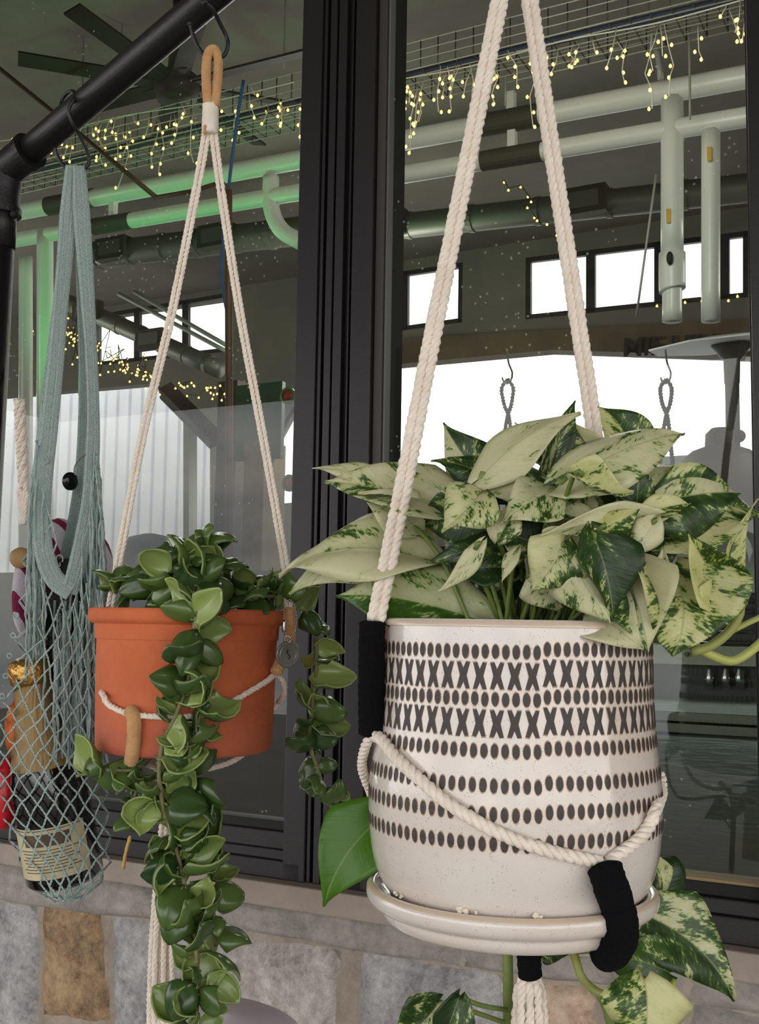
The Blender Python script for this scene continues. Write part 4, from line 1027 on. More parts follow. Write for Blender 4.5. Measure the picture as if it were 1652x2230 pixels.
# hanger
hr = thing('macrame_hanger', P(1123, -170, .93), 'white rope plant hanger with black bindings holding the dotted planter', 'hanger')
rope2(hr, [(1119, -175, .93), (1088, 0, .925), (1002, 430, .915), (932, 780, .895), (874, 1080, .876), (818, 1352, .860)], .0044, .0034, pitch=.022)
rope2(hr, [(1127, -175, .93), (1153, 0, .935), (1205, 350, .95), (1258, 700, .955), (1296, 960, .965), (1340, 1350, .985)], .0044, .0033, pitch=.022)
mb = MB(); mb.tube(pix([(1123, -160, .93), (1118, -200, .93), (1122, -330, .94), (1123, -560, .935)], .01), .004, 8); mb.build('top_cord', M_TAN, hr)
fl = (1, .75)
mb = MB(); mb.wrap(pix([(811, 1352, .860), (809, 1420, .860), (808, 1520, .861), (809, 1602, .862)], .004), .0104, .0032, 18); mb.build('black_binding', M_BCORD, hr)
o3 = [P(810, 1598, .862)] + [on_lathe(x, y, rc, pRp, .0048) for x, y in ((832, 1612), (862, 1650), (910, 1694), (960, 1738), (1010, 1772), (1070, 1806), (1130, 1832), (1190, 1852), (1250, 1866), (1312, 1878))]
mb = MB(); mb.rope(smooth(o3, .003), .0050, .022); mb.build('rope', M_ROPE, hr)
o4 = [on_lathe(x, y, rc, pRp, .0048) for x, y in ((1322, 1880), (1345, 1862), (1385, 1832), (1412, 1800), (1428, 1760))]+[P(1440, 1725, DR+.005), P(1438, 1690, DR+.03)]
mb = MB(); mb.rope(smooth(o4, .003), .0050, .02); mb.build('rope', M_ROPE, hr)
mb = MB(); mb.rope(smooth([P(808, 1600, .862), P(794, 1630, .876), P(788, 1670, .90), P(800, 1712, .925)], .003), .0042, .02); mb.build('rope', M_ROPE, hr)
bw = [on_lathe(1315, 1886, rc, pRp, .006), on_lathe(1326, 1925, rc, pRp, .010)+N(0, 0, 1)*.006]
mb = MB(); mb.wrap(smooth(bw+[P(1340, 1960, .785), P(1352, 2010, .782), P(1350, 2045, .785), P(1334, 2072, .795), P(1316, 2078, .81)], .003), .0125, .0034, 20); mb.build('black_binding', M_BCORD, hr)
mb = MB(); mb.wrap(pix([(1334, 1882, .79), (1346, 1876, .795)], .002), .0048, .004, 12); mb.build('black_binding_end', M_BCORD, hr)
mb = MB(); mb.wrap(pix([(1151, 2040, .89), (1152, 2100, .89), (1155, 2130, .89)], .003), .0098, .003, 18); mb.build('black_binding', M_BCORD, hr)
mb = MB(); mb.rope(pix([(1318, 2074, .81), (1270, 2056, .84), (1200, 2040, .87), (1155, 2044, .89)], .004), .0042, .02); mb.rope(pix([(800, 1712, .925), (880, 1960, .94), (1000, 2050, .93), (1148, 2046, .895)], .006), .004, .02); mb.build('rope', M_ROPE, hr)
for k in range(7):
    o_ = (k-3)
    mb = MB(); mb.rope(smooth([P(1154+o_*3.5, 2122, .89+.004*(k % 2)), P(1153+o_*8, 2150, .89-.006*(k % 2)), P(1153+o_*10, 2200, .89-.005*(k % 2)), P(1153+o_*11, 2380, .89)], .004), .0041, .02, 3, 6, k); mb.build('tassel_strand', M_ROPE, hr)

# ---- pothos
po = thing('variegated_pothos', rc, 'marbled cream and green pothos spilling from the dotted planter', 'plant')
M_GST = mat('green_petiole', S(122, 140, 70), .5, var=(S(92, 112, 48), 30, .3, .7)); M_YST = mat('yellow_green_stem', S(190, 192, 110), .5, var=(S(158, 166, 84), 20, .3, .7))
def leaf(b, t, w_, n, g=.4, fold=18, bow=.12, edge=None, yel=0., fresh=0., twist=0, round_=.5, tipc=.05, pet=True, wave=.10):
    """b, t = (px,py,depth offset); w_ = width in photo px; n = facing"""
    B = P(b[0], b[1], DR+b[2]); T = P(t[0], t[1], DR+t[2]); n = N(*n); ax = T-B; Ln = ax.length; ax.normalize()
    n = (n-ax*n.dot(ax)).normalized(); sd = ax.cross(n); W = w_*KR*.57; mb = MB(); mb.hasuv = True; nu, nv = 18, 10; rj = random.Random(int(b[0]*3+t[1])); p1 = rj.uniform(0, 6)
    if edge is None: edge = rj.uniform(-.45, .4)
    swp = rj.uniform(-.10, .10)
    # width profile: heart with a drawn-out tip
    def wf(q):
        if q <= 0: return .10
        return min(1, (q/.28)**.5)*(1 if q < .28 else max(0, (1-((q-.28)/.72)**(1.3+round_*.6)))**(1.3 if round_ < 1 else 1.0))
    for i in range(nu+1):
        q = i/nu; c = B+ax*(Ln*q)+n*(bow*Ln*4*q*(1-q))-n*(tipc*Ln*q**3)+sd*(swp*Ln*4*q*(1-q))
        tw = R_(twist)*q; s_ = sd*math.cos(tw)+n*math.sin(tw); nn_ = n*math.cos(tw)-sd*math.sin(tw)
        wq = W*max(.015, wf(q)); fa = R_(fold)*1.35*(1-.35*q)
        for j in range(nv+1):
            a = -1+2*j/nv; aa = abs(a)
            back = -ax*(Ln*.13*aa**1.6*(1-q)**5)
            lift = wq*aa*math.sin(fa)+edge*W*aa**2.4*math.sin(PI*min(1, q*1.1+.05))+wave*W*math.sin(q*8+p1+a*2.2)*aa
            mb.v.append(c+s_*(a*wq*math.cos(fa))+nn_*lift+back); mb.uv.append((q, a*max(.2, wf(q))))
    for i in range(nu):
        for j in range(nv):
            k = i*(nv+1)+j; mb.f.append((k, k+1, k+nv+2, k+nv+1))
    o = mb.build('leaf', M_LEAF, po, origin=B); o.color = (g, yel, fresh, 1)
    sd_ = o.modifiers.new('thick', 'SOLIDIFY'); sd_.thickness = .0007; sd_.offset = 0
    if pet:
        s0 = P(RX+(b[0]-RX)*.35+rj.uniform(-30, 30), 1372, DR+rj.uniform(-.05, .03)); m_ = s0.lerp(B, .55)+V((0, 0, .012))
        mb = MB(); mb.tube(smooth([s0, m_, B, B+ax*.006], .012), .0019, 7); mb.build('petiole', M_GST, po)
    return o
F = (0, .35, .94)
LV = [
 # left group
 ((1005, 1112, .0), (706, 1042, .035), 165, (.1, .62, .78), dict(g=.42, fold=22, bow=.10, tipc=.03)),
 ((935, 1222, -.005), (604, 1246, .02), 190, (0, .72, .69), dict(g=.16, fold=20, bow=.20, edge=-.35)),
 ((935, 1232, .015), (624, 1288, .04), 120, (0, .45, .9), dict(g=.34, fold=-10, bow=.16)),
 ((1045, 1352, -.03), (727, 1291, .008), 170, (.15, .42, .9), dict(g=.52, fold=12, bow=.12, fresh=.25, edge=-.1)),
 ((830, 1040, .03), (680, 1016, .03), 50, (0, .5, .86), dict(g=.25, bow=.12, pet=False)),
 ((905, 1150, .0), (780, 1072, .0), 110, (.3, .2, .93), dict(g=.1, fold=10)),
 ((900, 1250, .03), (935, 1130, .03), 80, (.2, .2, .96), dict(g=.15)),
 ((1075, 1062, .0), (963, 920, .01), 125, (-.35, .1, .93), dict(g=.52, fold=14, bow=-.05)),
 ((1045, 1042, -.055), (1262, 890, -.04), 112, (-.3, .55, .78), dict(g=.14, fold=-16, bow=.10)),
 ((1190, 1050, -.01), (1258, 872, .0), 78, (.45, .1, .88), dict(g=.66, fold=24, bow=.06)),
 ((1195, 1010, .03), (1121, 919, .03), 56, (-.2, .3, .93), dict(g=.5)),
 ((1100, 1080, .0), (940, 1000, .0), 105, (.1, .45, .88), dict(g=.85, fold=10)),
 ((1060, 1120, -.03), (915, 1150, .01), 120, (.1, -.1, .98), dict(g=.8, fold=10)),
 ((1045, 1075, -.07), (962, 1156, -.09), 128, (-.25, .35, .9), dict(g=.38, fold=24, bow=.12, yel=.2)),
 ((1085, 1175, -.075), (1120, 1090, -.07), 80, (-.4, .2, .9), dict(g=.34, fold=26, bow=.1)),
 ((1120, 1010, -.05), (1142, 1108, -.06), 165, (.1, .45, .88), dict(g=.42, fold=-24, bow=.14)),
 ((1205, 1070, -.07), (1092, 1136, -.09), 120, (-.1, .5, .86), dict(g=.34, fold=-18, bow=.14)),
 ((1180, 1190, -.04), (1080, 1150, -.04), 110, (.1, .1, .98), dict(g=.9, fold=10)),
 ((1240, 1180, -.05), (1185, 1030, -.02), 120, (.2, .2, .95), dict(g=.46, fold=14)),
 ((1425, 1128, -.085), (1170, 1164, -.10), 66, (.05, -.25, .96), dict(g=.2, fold=-8, bow=.02, edge=.2, tipc=-.05)),
 ((1295, 1150, -.07), (1190, 1115, -.06), 60, (0, .75, .65), dict(g=.5, fold=8)),
 ((1228, 1180, -.10), (1156, 1286, -.10), 128, (-.1, .2, .97), dict(g=.36, fold=22, bow=.1, yel=.25)),
 ((1200, 1215, -.08), (1268, 1152, -.08), 90, (.3, .3, .9), dict(g=.3, fold=12)),
 ((1176, 1245, -.07), (1222, 1334, -.07), 112, (.0, .1, .99), dict(g=.5, fold=16, bow=.1)),
 ((1015, 1240, -.06), (1118, 1238, -.05), 74, (0, .2, .98), dict(g=1.0, fold=8)),
 ((1105, 1186, -.03), (928, 1222, -.03), 62, (0, .4, .9), dict(g=.9, fold=8, bow=.16)),
 ((1046, 1182, -.08), (952, 1286, -.08), 46, (-.5, .1, .86), dict(g=.22, fold=24, bow=-.08, twist=40)),
 ((1128, 1198, -.08), (1091, 1268, -.08), 34, (-.6, .1, .8), dict(g=.2, fold=20)),
 ((1160, 1215, -.04), (1150, 1285, -.05), 60, (.2, 0, .98), dict(g=.24)),
 # centre right
 ((1222, 1052, -.075), (1492, 936, -.05), 136, (0, .62, .78), dict(g=.38, fold=-10, bow=.14, edge=-.1)),
 ((1375, 1000, .0), (1304, 882, .01), 118, (.25, .15, .95), dict(g=.56, fold=10, yel=.45)),
 ((1300, 1010, .0), (1244, 918, .0), 72, (-.2, .1, .97), dict(g=.3, yel=.35)),
 ((1250, 1032, -.10), (1380, 1068, -.11), 92, (-.05, .62, .78), dict(g=.4, fold=38, bow=-.24, yel=.45, edge=.25)),
 ((1382, 1110, -.07), (1368, 985, -.07), 72, (.1, .1, .98), dict(g=1.0, fold=6)),
 ((1372, 1108, -.06), (1618, 1068, -.03), 172, (.05, .45, .89), dict(g=.56, fold=16, bow=.12)),
 ((1405, 1172, -.06), (1668, 1118, -.02), 176, (-.05, .3, .95), dict(g=.60, fold=14, bow=.08, yel=.3)),
 ((1398, 1122, -.08), (1505, 1094, -.07), 56, (0, .55, .83), dict(g=.42, bow=.1, yel=.4)),
 ((1305, 1152, -.10), (1392, 1108, -.10), 66, (-.2, .2, .95), dict(g=.42, yel=.6, fold=-30, bow=.2)),
 ((1288, 1160, -.10), (1338, 1352, -.11), 124, (.30, .1, .95), dict(g=.95, fold=10, bow=.06)),
 ((1236, 1210, -.105), (1330, 1358, -.115), 116, (-.15, .25, .95), dict(g=.22, fold=-14, bow=.08)),
 ((1425, 1132, -.095), (1364, 1216, -.10), 62, (-.2, -.1, .97), dict(g=.1, fold=12)),
 ((1352, 1225, -.08), (1410, 1418, -.105), 165, (-.15, .15, .98), dict(g=.30, fold=12, bow=.06, yel=.1)),
 ((1300, 1330, -.08), (1400, 1410, -.11), 120, (.0, .25, .97), dict(g=.2, fold=8, bow=.1, pet=False)),
 ((1462, 1238, -.07), (1470, 1425, -.10), 205, (.05, .2, .97), dict(g=.48, fold=14, bow=.10, yel=.35, round_=1.4)),
 ((1592, 1318, -.085), (1500, 1163, -.09), 120, (-.25, .2, .94), dict(g=.40, fold=26, bow=-.08, yel=.6)),
 ((1572, 1338, -.08), (1660, 1085, -.05), 66, (.55, .15, .82), dict(g=.42, fold=24, bow=-.12, yel=.5, pet=False)),
 ((1560, 1270, -.085), (1548, 1350, -.09), 90, (0, .3, .95), dict(g=.36, fold=30, bow=.05, yel=.6, pet=False)),
 ((1450, 1250, -.075), (1446, 1188, -.08), 34, (-.3, .1, .95), dict(g=.3, fold=30)),
 ((1370, 1232, -.03), (1492, 1186, -.02), 92, (0, .2, .98), dict(g=.85, fold=8)),
 # fillers in the shade of the crown
 ((1150, 1250, .0), (1040, 1300, .0), 90, F, dict(g=.9)), ((1230, 1130, .0), (1180, 1000, .02), 120, F, dict(g=.6)),
 ((1330, 1200, -.02), (1290, 1060, .0), 150, F, dict(g=.85)), ((1400, 1190, -.02), (1480, 1060, .0), 120, F, dict(g=.7)),
 ((1060, 1180, .0), (990, 1100, .0), 110, F, dict(g=.55)), ((1260, 1260, .0), (1220, 1180, .0), 90, F, dict(g=.8)),
 ((1380, 1290, -.02), (1440, 1230, .0), 110, F, dict(g=.6)), ((1330, 1120, .02), (1400, 1000, .03), 130, F, dict(g=.55)),
 ((1290, 1100, .0), (1220, 960, .03), 90, F, dict(g=.85)), ((1060, 1060, .02), (1020, 990, .03), 80, F, dict(g=.7)),
 # trailing, low
 ((845, 1770, .02), (702, 1974, .0), 165, (-.2, .2, .95), dict(g=1.05, fold=10, bow=.08, fresh=.9, pet=False, edge=0)),
 ((1400, 1890, .05), (1482, 1992, .05), 130, (.2, .3, .93), dict(g=1.0, fold=6, pet=False, round_=1.2)),
 ((1418, 1870, .04), (1440, 1965, .03), 54, (.5, .1, .85), dict(g=.46, yel=.4, pet=False)),
 ((1395, 1850, .07), (1448, 1888, .07), 50, F, dict(g=1.0, fresh=.3, pet=False)),
 ((1392, 1988, .0), (1606, 2180, -.01), 172, (.25, .45, .86), dict(g=.66, fold=12, bow=.06, pet=False)),
 ((1455, 2118, -.02), (1284, 2078, -.03), 112, (0, .2, .97), dict(g=.8, fold=10, bow=.1, pet=False, fresh=.2)),
 ((1402, 2132, -.07), (1388, 2300, -.08), 172, (0, .25, .96), dict(g=.34, fold=14, bow=.12, pet=False, yel=.35)),
 ((1170, 2062, .03), (1238, 2078, .03), 60, F, dict(g=.5, pet=False, yel=.3)),
 ((955, 2182, -.03), (850, 2270, -.03), 110, (0, .3, .95), dict(g=.55, pet=False, yel=.2)),
 ((1000, 2170, -.05), (962, 2290, -.05), 84, (.1, .1, .98), dict(g=1.05, pet=False)),
]
for b, t, w_, n, kw in LV: leaf(b, t, w_, n, **kw)
def stem(ctrl, r, m=M_GST):
    mb = MB(); mb.tube(smooth([P(x, y, DR+d_) for x, y, d_ in ctrl], .005), r, 10); return mb.build('stem', m, po)
stem([(1590, 1285, -.08), (1608, 1300, -.08), (1610, 1335, -.08), (1590, 1372, -.08), (1550, 1405, -.08), (1505, 1420, -.08)], .0036, mat('olive_stem', S(150, 156, 84), .5))
stem([(1505, 1402, -.075), (1545, 1425, -.075), (1590, 1440, -.075), (1625, 1425, -.07), (1665, 1392, -.07)], .0034, M_YST)
stem([(1592, 1375, -.07), (1625, 1358, -.07), (1665, 1340, -.07)], .0022, M_YST)
stem([(1500, 1405, -.07), (1440, 1395, -.05), (1380, 1380, -.03), (1330, 1372, .0)], .003)
stem([(1103, 1990, .06), (1104, 2060, .03), (1106, 2150, .02), (1106, 2400, .02)], .0045, M_GST)
stem([(1100, 2060, .03), (1180, 2066, .03), (1235, 2066, .0), (1250, 2080, -.01), (1262, 2120, -.02), (1285, 2150, -.02), (1330, 2170, -.03), (1380, 2150, -.06), (1402, 2134, -.07)], .0034, MATS['olive_stem'])
stem([(1300, 2160, -.02), (1320, 2200, -.02), (1340, 2300, -.02)], .0032)
stem([(1466, 2135, -.03), (1455, 2165, -.04), (1440, 2200, -.05)], .0026, M_YST)
stem([(1395, 1870, .05), (1360, 1990, .02), (1300, 2060, .0), (1250, 2072, -.01)], .0026)
stem([(840, 1775, .03), (900, 1850, .10), (1000, 2000, .12), (1103, 2060, .04)], .0026)
stem([(1108, 2200, .02), (1050, 2190, -.02), (1000, 2172, -.05)], .002); stem([(1108, 2230, .02), (1020, 2200, .0), (955, 2182, -.03)], .002)
for k, (x, y) in enumerate(((1105, 1200), (1385, 1170), (1245, 1000), (1195, 1175))): pass
r = random.Random(4)
for k in range(26):
    x0 = RX+r.uniform(-150, 200); x1 = x0+r.uniform(-60, 60); stem([(x0, 1374, r.uniform(-.02, .03)), ((x0+x1)/2, 1310, r.uniform(-.01, .03)), (x1, 1225, r.uniform(-.01, .03))], r.uniform(.0014, .0024), (M_GST, MATS['olive_stem'])[k % 2])

# ================================================================== NET BAG
DB = d1
KB = DB/FPX
bag = thing('net_bag', P(140, 1940, DB), 'blue-grey crocheted cotton net bag hanging from the rack bar', 'bag')
def ribbed(name, ctrl, wpx, th, parent, m, hint=None):
    pts = smooth([P(*c[:3]) for c in ctrl], .004); wd = smooth([V((c[3], 0, 0)) for c in ctrl], n=max(2, len(pts)//(len(ctrl)-1)))
    wl = [wd[min(len(wd)-1, int(i/len(pts)*len(wd)))].x*KB*.5 for i in range(len(pts))]
    fr = parallel(pts); mb = MB(); ns = 16
    for i, p in enumerate(pts):
        vw = (CAM_P-p).normalized(); T = fr[i][0]; s_ = T.cross(vw).normalized(); n_ = s_.cross(T).normalized()
        for j in range(ns+1):
            a = -1+2*j/ns; rib = .0009*math.cos(a*PI*6); rd = math.sqrt(max(0, 1-abs(a)**4))
            mb.v.append(p+s_*(a*wl[i])+n_*(th*rd+rib*rd))
        for j in range(ns, -1, -1):
            a = -1+2*j/ns; rd = math.sqrt(max(0, 1-abs(a)**4)); mb.v.append(p+s_*(a*wl[i])-n_*(th*rd))
    R0 = 2*(ns+1)
    for i in range(len(pts)-1):
        for j in range(R0):
            a = i*R0+j; b = i*R0+(j+1) % R0; mb.f.append((a, b, b+R0, a+R0))
    return mb.build(name, m, parent)
def knit():
    m = bpy.data.materials.new('knitted_strap'); m.use_nodes = True; t = m.node_tree; nd = t.nodes; lk = t.links; b = nd['Principled BSDF']
    c = nd.new('ShaderNodeTexCoord'); vo = nd.new('ShaderNodeTexVoronoi'); vo.inputs['Scale'].default_value = 1000; lk.new(c.outputs['Object'], vo.inputs['Vector'])
    r = nd.new('ShaderNodeValToRGB'); r.color_ramp.elements[0].color = S(172, 190, 186); r.color_ramp.elements[1].color = S(132, 150, 148); r.color_ramp.elements[0].position = .4; r.color_ramp.elements[1].position = .75
    lk.new(vo.outputs['Distance'], r.inputs[0]); lk.new(r.outputs[0], b.inputs['Base Color']); b.inputs['Roughness'].default_value = .95
    k = nd.new('ShaderNodeBump'); k.inputs['Strength'].default_value = .6; k.inputs['Distance'].default_value = .001; k.invert = True; lk.new(vo.outputs['Distance'], k.inputs['Height']); lk.new(k.outputs[0], b.inputs['Normal'])
    return m
M_KNIT = knit()
ribbed('strap', [(158, 362, DB, 30), (150, 470, DB-.004, 40), (134, 640, DB-.01, 34), (122, 780, DB-.012, 32), (108, 920, DB-.018, 34), (94, 1050, DB-.024, 36), (90, 1150, DB-.03, 38), (99, 1215, DB-.034, 38), (120, 1262, DB-.036, 40), (156, 1288, DB-.036, 42)], 40, .0018, bag, M_KNIT)
ribbed('strap', [(172, 362, DB-.002, 28), (178, 470, DB-.006, 36), (190, 640, DB-.01, 34), (199, 780, DB-.012, 30), (203, 900, DB-.014, 26), (201, 990, DB-.02, 26), (194, 1090, DB-.026, 30), (179, 1180, DB-.032, 32), (163, 1250, DB-.035, 36), (150, 1292, DB-.034, 36)], 36, .0018, bag, M_KNIT)
ribbed('strap', [(166, 364, DB+.006, 26), (176, 560, DB+.008, 26), (182, 780, DB+.014, 24), (182, 930, DB+.02, 22), (176, 1040, DB+.022, 26), (160, 1150, DB+.026, 30), (140, 1240, DB+.03, 34)], 30, .0016, bag, M_KNIT)
ribbed('strap', [(154, 366, DB+.006, 26), (140, 560, DB+.008, 26), (112, 780, DB+.01, 24), (94, 930, DB+.014, 22), (82, 1060, DB+.018, 26), (76, 1180, DB+.02, 30)], 30, .0016, bag, M_KNIT)
EDGE = [(940, 84, 208), (1000, 74, 214), (1100, 60, 222), (1200, 50, 230), (1300, 42, 236), (1400, 28, 236), (1500, 8, 234), (1600, -4, 234), (1700, -8, 236), (1790, 2, 240), (1850, 32, 242), (1900, 48, 236), (1930, 66, 220), (1950, 92, 190), (1960, 122, 160)]
def edge_at(y):
    for i in range(len(EDGE)-1):
        if EDGE[i][0] <= y <= EDGE[i+1][0]:
            t = (y-EDGE[i][0])/(EDGE[i+1][0]-EDGE[i][0]); return EDGE[i][1]+(EDGE[i+1][1]-EDGE[i][1])*t, EDGE[i][2]+(EDGE[i+1][2]-EDGE[i][2])*t
    return EDGE[-1][1:] if y > 1960 else EDGE[0][1:]
def op_l(y): return 112 if y < 1120 else 112+(y-1120)*.2
def op_r(y): return 196 if y < 1000 else max(150, 196-(y-1000)*.17)
rn = random.Random(2)
def node(i, rw, NC, rows):
    y = rows[rw]; ph = (i+.5*(rw % 2))/NC
    # threads crowd on the shaded right half
    ph = ph % 1.0
    crowd = max(0, min(1, (1640-y)/260))
    if ph < .5: x01 = 1-(ph/.5); fr_ = 1
    else: x01 = (ph-.5)/.5; fr_ = -1
    xx = x01**(1-.42*crowd)
    xl, xr = edge_at(y); ang = math.acos(max(-1, min(1, 2*xx-1)))
    x = xl+(xr-xl)*xx; dd = DB-fr_*math.sin(ang)*(.050 if y > 1380 else .034)
    if y > 1420 and fr_ > 0 and x < 170:
        dd -= .012*math.sin(PI*max(0, min(1, (x-xl)/max(1, 170-xl))))
    return V((x+rn.uniform(-2.5, 2.5), y+rn.uniform(-5, 5), dd+rn.uniform(-.001, .001)))
rows = [960]
while rows[-1] < 1955: rows.append(rows[-1]+(25 if rows[-1] > 1500 else (34 if rows[-1] > 1350 else 44)))
rows[-1] = 1960
NC = 14; G = {}
for rw in range(len(rows)):
    for i in range(NC): G[(i, rw)] = node(i, rw, NC, rows)
mb = MB()
def vis(p): return not (p.y < 1290 and op_l(p.y) < p.x < op_r(p.y))
for rw in range(len(rows)-1):
    for i in range(NC):
        a = G[(i, rw)]; nb = [(i, rw+1), ((i-1) % NC if rw % 2 == 0 else (i+1) % NC, rw+1)]
        for q in nb:
            b = G[q]
            if abs(a.x-b.x) > 90 or not (vis(a) and vis(b)): continue
            m_ = (a+b)/2+V((rn.uniform(-2, 2), rn.uniform(-3, 3), 0))
            pts = smooth([P(*a), P(*m_), P(*b)], n=3); mb.rope(pts, .0014, .008, 2, 4, rn.uniform(0, 6)) if a.z < DB+.01 else mb.tube(pts, .0012, 4)
# second, gathered layer of stretched threads on the right half
for k in range(260):
    zone = k % 5
    if zone == 0: x = rn.uniform(64, 100); y0 = rn.uniform(960, 1180)
    elif zone == 1: x = rn.uniform(196, 232); y0 = rn.uniform(980, 1150)
    else: x = rn.uniform(118, 232); y0 = rn.uniform(1290, 1420) if x < 180 else rn.uniform(1150, 1400)
    y = y0; pts = []; dd = DB-.040+rn.uniform(0, .07); y1 = min(1680, y0+rn.uniform(260, 460))
    while y < y1:
        xl, xr = edge_at(y); lo_ = xl+3; hi_ = xr-3
        if y < 1290: 
            if zone == 0: hi_ = min(hi_, op_l(y)-4)
            else: lo_ = max(lo_, op_r(y)+4)
        pts.append(P(max(lo_, min(hi_, x))+rn.uniform(-2.5, 2.5), y, dd)); y += rn.uniform(22, 34); x += rn.uniform(-2, 2)
    if len(pts) > 2: mb.rope(smooth(pts, .006), .0014, .009, 2, 4)
# left edge picots
for y in range(1340, 1560, 44):
    xl, xr = edge_at(y); c = P(xl-1, y, DB); mb.tube([c+N(1, 0, 0)*math.cos(a)*.0028+N(0, 1, 0)*math.sin(a)*.0028 for a in [2*PI*i/12 for i in range(13)]], .001, 5)
mb.build('net', M_TEAL, bag)['kind'] = 'stuff'
mb = MB(); mb.rope(pix([(96, 1180, DB-.03), (70, 1100, DB-.01), (80, 1000, DB), (94, 880, DB+.004)], .004), .0022, .01); mb.rope(pix([(180, 1190, DB-.02), (215, 1090, DB-.01), (212, 990, DB), (204, 880, DB)], .004), .0022, .01); mb.build('edge_cord', M_TEAL, bag)

# bottle
b0 = P(143, 1915, DB-.002); b1 = P(62, 1448, DB-.012); axb = (b1-b0).normalized(); Lb = (b1-b0).length
bt = thing('wine_bottle', b0, 'dark sparkling wine bottle with gold foil neck inside the net bag', 'bottle')
RBt = 82*KB
mb = MB(); mb.lathe([(0, 0), (RBt*.9, .001), (RBt, .006), (RBt, Lb*.40), (RBt*.98, Lb*.47), (RBt*.86, Lb*.56), (RBt*.66, Lb*.68), (RBt*.50, Lb*.80), (RBt*.44, Lb*.92), (RBt*.44, Lb)], b0, 48, axb)
mb.build('glass_body', mat('dark_bottle_glass', S(16, 14, 14), .12, coat=.5), bt)
mb = MB(); mb.lathe([(RBt*.90, Lb*.545), (RBt*.88, Lb*.56), (RBt*.68, Lb*.68), (RBt*.53, Lb*.80), (RBt*.47, Lb*.90), (RBt*.47, Lb*.925)], b0, 48, axb)
mb.build('neck_foil', mat('gold_paper', S(150, 122, 78), .45, .35, bump=(50, .6, (6, 6, .6))), bt)
mb = MB(); mb.lathe([(RBt*.47, Lb*.915), (RBt*.53, Lb*.93), (RBt*.55, Lb*.98), (RBt*.50, Lb*1.02), (RBt*.3, Lb*1.035), (0, Lb*1.04)], b0, 40, axb)
mb.build('foil_cap', M_GOLD, bt)
# label wrapped on the front
Xb = (N(0, 0, 1)-axb*N(0, 0, 1).dot(axb)).normalized(); Yb = axb.cross(Xb)
def wrap_lab(z0, z1, a0, a1, off, m, name, par):
    mb = MB(); n1 = 24
    for i in range(n1+1):
        a = a0+(a1-a0)*i/n1; dq = (Xb*math.cos(a)+Yb*math.sin(a))*(RBt+off); mb.v += [b0+axb*z0+dq, b0+axb*z1+dq]
    for i in range(n1): mb.f.append((2*i, 2*i+2, 2*i+3, 2*i+1))
    return mb.build(name, m, par)
lab = wrap_lab(Lb*.065, Lb*.295, -1.15, 1.05, .0006, mat('cream_label', S(206, 196, 160), .7), 'label', bt)
lab['label'] = 'cream printed bottle label'
M_BR = mat('brown_print', S(96, 78, 60), .7)
wrap_lab(Lb*.215, Lb*.27, -.62, .62, .0009, M_BR, 'label_picture', lab)
wrap_lab(Lb*.284, Lb*.288, -1.1, 1.0, .0009, M_BR, 'label_border', lab)
for k in range(8):
    z = Lb*(.195-.014*k); wrap_lab(z, z+Lb*.004, -.8+.05*(k % 3), .8-.1*((k*2) % 3), .0009, M_BR, 'label_line', lab)
# black box with lettering
M_BOX = mat('black_carton', S(24, 22, 24), .5)
bx = thing('cracker_box', P(128, 1450, DB+.012), 'black carton with white lettering and fruit picture inside the net bag', 'box')
rb2 = N(1, 0, .25); ub = N(.03, 1, 0); fb = rb2.cross(ub).normalized(); cbx = P(122, 1380, DB+.012)
mb = MB(); mb.box(cbx, 104*KB, .026, 330*KB, rb2, fb, ub); bevel(mb.build('carton', M_BOX, bx, smooth=False), .001)
M_WHT = mat('white_print', S(226, 222, 210), .6)
tq = text('lettering', "Carr's", P(122, 1206, DB-.0035), -ub, rb2, 26*KB, M_WHT, bx, .0001)
mb = MB()
for k in range(3): mb.box(P(114, 1232, DB-.0032)+rb2*(0-.0*k)-ub*(.004*k*0)+rb2*(k*.0012), .0003, .0003, .012, rb2, fb, ub)
mb.build('small_print', M_WHT, bx, smooth=False)
def disc2(cx, cy, rx_, ry_, m, nm, dz=0):
    mb = MB(); c = P(cx, cy, DB-.0045-dz); mb.v.append(c)
    for k in range(20): a = 2*PI*k/20; mb.v.append(c+rb2*math.cos(a)*rx_*KB+ub*math.sin(a)*ry_*KB)
    for k in range(20): mb.f.append((0, 1+k, 1+(k+1) % 20))
    return mb.build(nm, m, bx, smooth=False)
disc2(80, 1352, 22, 26, mat('yellow_print', S(216, 168, 76), .6), 'fruit_print'); disc2(84, 1390, 22, 7, mat('green_print', S(66, 104, 44), .6), 'leaf_print', .0003); disc2(82, 1418, 20, 18, mat('pale_print', S(222, 208, 190), .6), 'cream_print', .0002)
disc2(136, 1512, 15, 18, M_WHT, 'round_sticker', .002); disc2(137, 1512, 6, 6, M_BOX, 'sticker_mark', .0025)
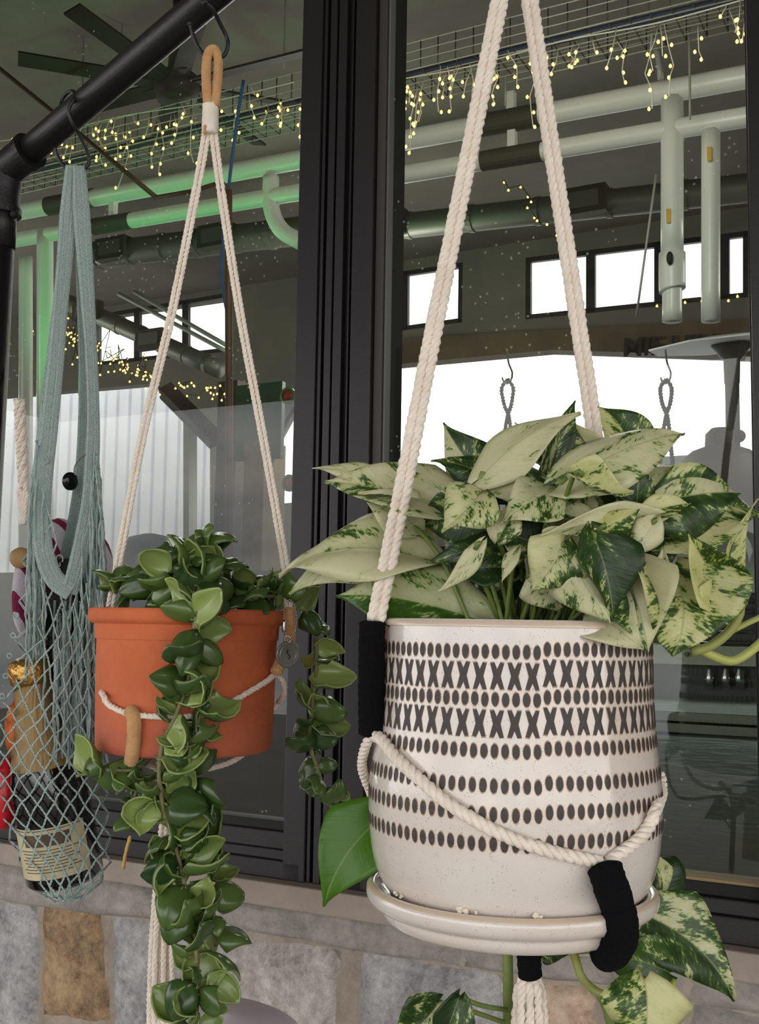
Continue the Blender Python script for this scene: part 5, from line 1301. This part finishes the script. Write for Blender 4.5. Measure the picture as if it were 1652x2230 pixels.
# red and orange packs low at the left
rp2 = thing('red_pouch', P(14, 1800, DB-.01), 'red rounded pouch pressed in the lower left of the net bag', 'pouch')
mb = MB(); mb.blob(P(12, 1728, DB+.004), 30*KB, 34*KB, 78*KB, 20, 14, .02); mb.build('pouch_body', mat('red_foil', S(196, 28, 42), .35), rp2)
op = thing('orange_pack', P(30, 1600, DB+.01), 'orange pack behind the gold foil neck in the net bag', 'pack')
mb = MB(); mb.blob(P(36, 1585, DB+.02), 26*KB, 30*KB, 62*KB, 16, 10, .02); mb.build('pack_body', mat('orange_wrap', S(222, 112, 44), .5), op)
op = thing('orange_pack', P(214, 1620, DB+.01), 'orange pack at the right of the net bag beside the terracotta pot', 'pack')
mb = MB(); mb.blob(P(206, 1600, DB+.01), 24*KB, 26*KB, 56*KB, 16, 10, .02); mb.build('pack_body', mat('orange_wrap2', S(170, 92, 56), .6), op)
# striped cloth behind
cl = thing('striped_towel', P(150, 1400, DB+.07), 'white towel with dark red stripes bundled behind the net bag', 'towel')
m = mat('red_striped_cotton', S(226, 216, 226), .95, bump=(500, .6)); t = m.node_tree; nd = t.nodes
c = nd.new('ShaderNodeTexCoord'); wv = nd.new('ShaderNodeTexWave'); wv.inputs['Scale'].default_value = 13; wv.inputs['Distortion'].default_value = 1.5; wv.bands_direction = 'DIAGONAL'; nd_ = wv
t.links.new(c.outputs['Object'], wv.inputs['Vector']); r1 = nd.new('ShaderNodeValToRGB'); r1.color_ramp.interpolation = 'CONSTANT'; r1.color_ramp.elements[0].color = S(138, 30, 78); r1.color_ramp.elements[1].color = S(222, 212, 224); r1.color_ramp.elements[1].position = .3
t.links.new(wv.outputs[0], r1.inputs[0]); t.links.new(r1.outputs[0], nd['Principled BSDF'].inputs['Base Color'])
mb = MB(); random.seed(3)
mb.blob(P(128, 1190, DB+.09), 48*KB, .03, 66*KB, 24, 16, .015); mb.blob(P(205, 1240, DB+.09), 42*KB, .03, 84*KB, 24, 16, .015); mb.blob(P(60, 1290, DB+.09), 32*KB, .03, 104*KB, 24, 16, .015); mb.blob(P(150, 1330, DB+.09), 90*KB, .03, 110*KB, 28, 18, .012)
mb.build('towel_cloth', m, cl)
mb = MB(); mb.blob(P(45, 1215, DB+.06), 26*KB, .01, 24*KB, 16, 10, .03); mb.build('wood_handle', mat('light_wood', S(214, 170, 120), .6), cl)
# dark oval pendant
pn = thing('dark_pendant', P(157, 1070, DB-.01), 'black glossy oval pendant on a ball chain clipped to the bag strap', 'pendant')
mb = MB(); mb.lathe([(0, -.003), (.008, -.0028), (.0102, -.001), (.0102, .001), (.008, .0028), (0, .003)], P(153, 1048, DB-.012), 30, N(.80, 0, .6)); mb.build('disc', mat('black_gloss', S(14, 14, 16), .12), pn)
mb = MB()
for p in pix([(161, 1030, DB-.016), (163, 1015, DB-.018), (172, 1002, DB-.02), (186, 990, DB-.022)], .0019): mb.blob(p, .0009, .0009, .0009, 8, 6)
mb.build('ball_chain', mat('dark_chrome', S(120, 120, 118), .2, 1), pn)
# cream macrame piece beyond the post
mc = thing('macrame_plait', P(50, 1150, 1.45), 'cream knotted macrame plait hanging between rack post and net bag', 'macrame')
for k in range(4):
    mb = MB(); pts = [P(42+math.sin(i*.55+k*1.57)*8*(1 if i < 16 else .9)+i*.5, 870+i*10, 1.45+math.cos(i*.55+k*1.57)*.006) for i in range(20)]
    pts += [P(50+(k-1.5)*(6-j), 1070+j*18, 1.45) for j in range(5)]; mb.rope(smooth(pts, .006), .0036, .02); mb.build('cord', M_ROPE, mc)

# lilac rim at the bottom
lc = P(462, 2462, 1.22)
t_ = thing('lilac_bowl', lc, 'pale lilac rounded bowl edge at the bottom below the hoya', 'bowl')
Kc = 1.22/FPX
mb = MB(); mb.lathe([(0, -.06), (.05, -.06), (150*Kc, 60*Kc), (172*Kc, 200*Kc), (168*Kc, 222*Kc), (150*Kc, 230*Kc), (120*Kc, 236*Kc), (0, 250*Kc)], lc, 64, V((.12, -.05, 1))); mb.build('bowl_body', mat('lilac_plastic', S(222, 212, 224), .35), t_)
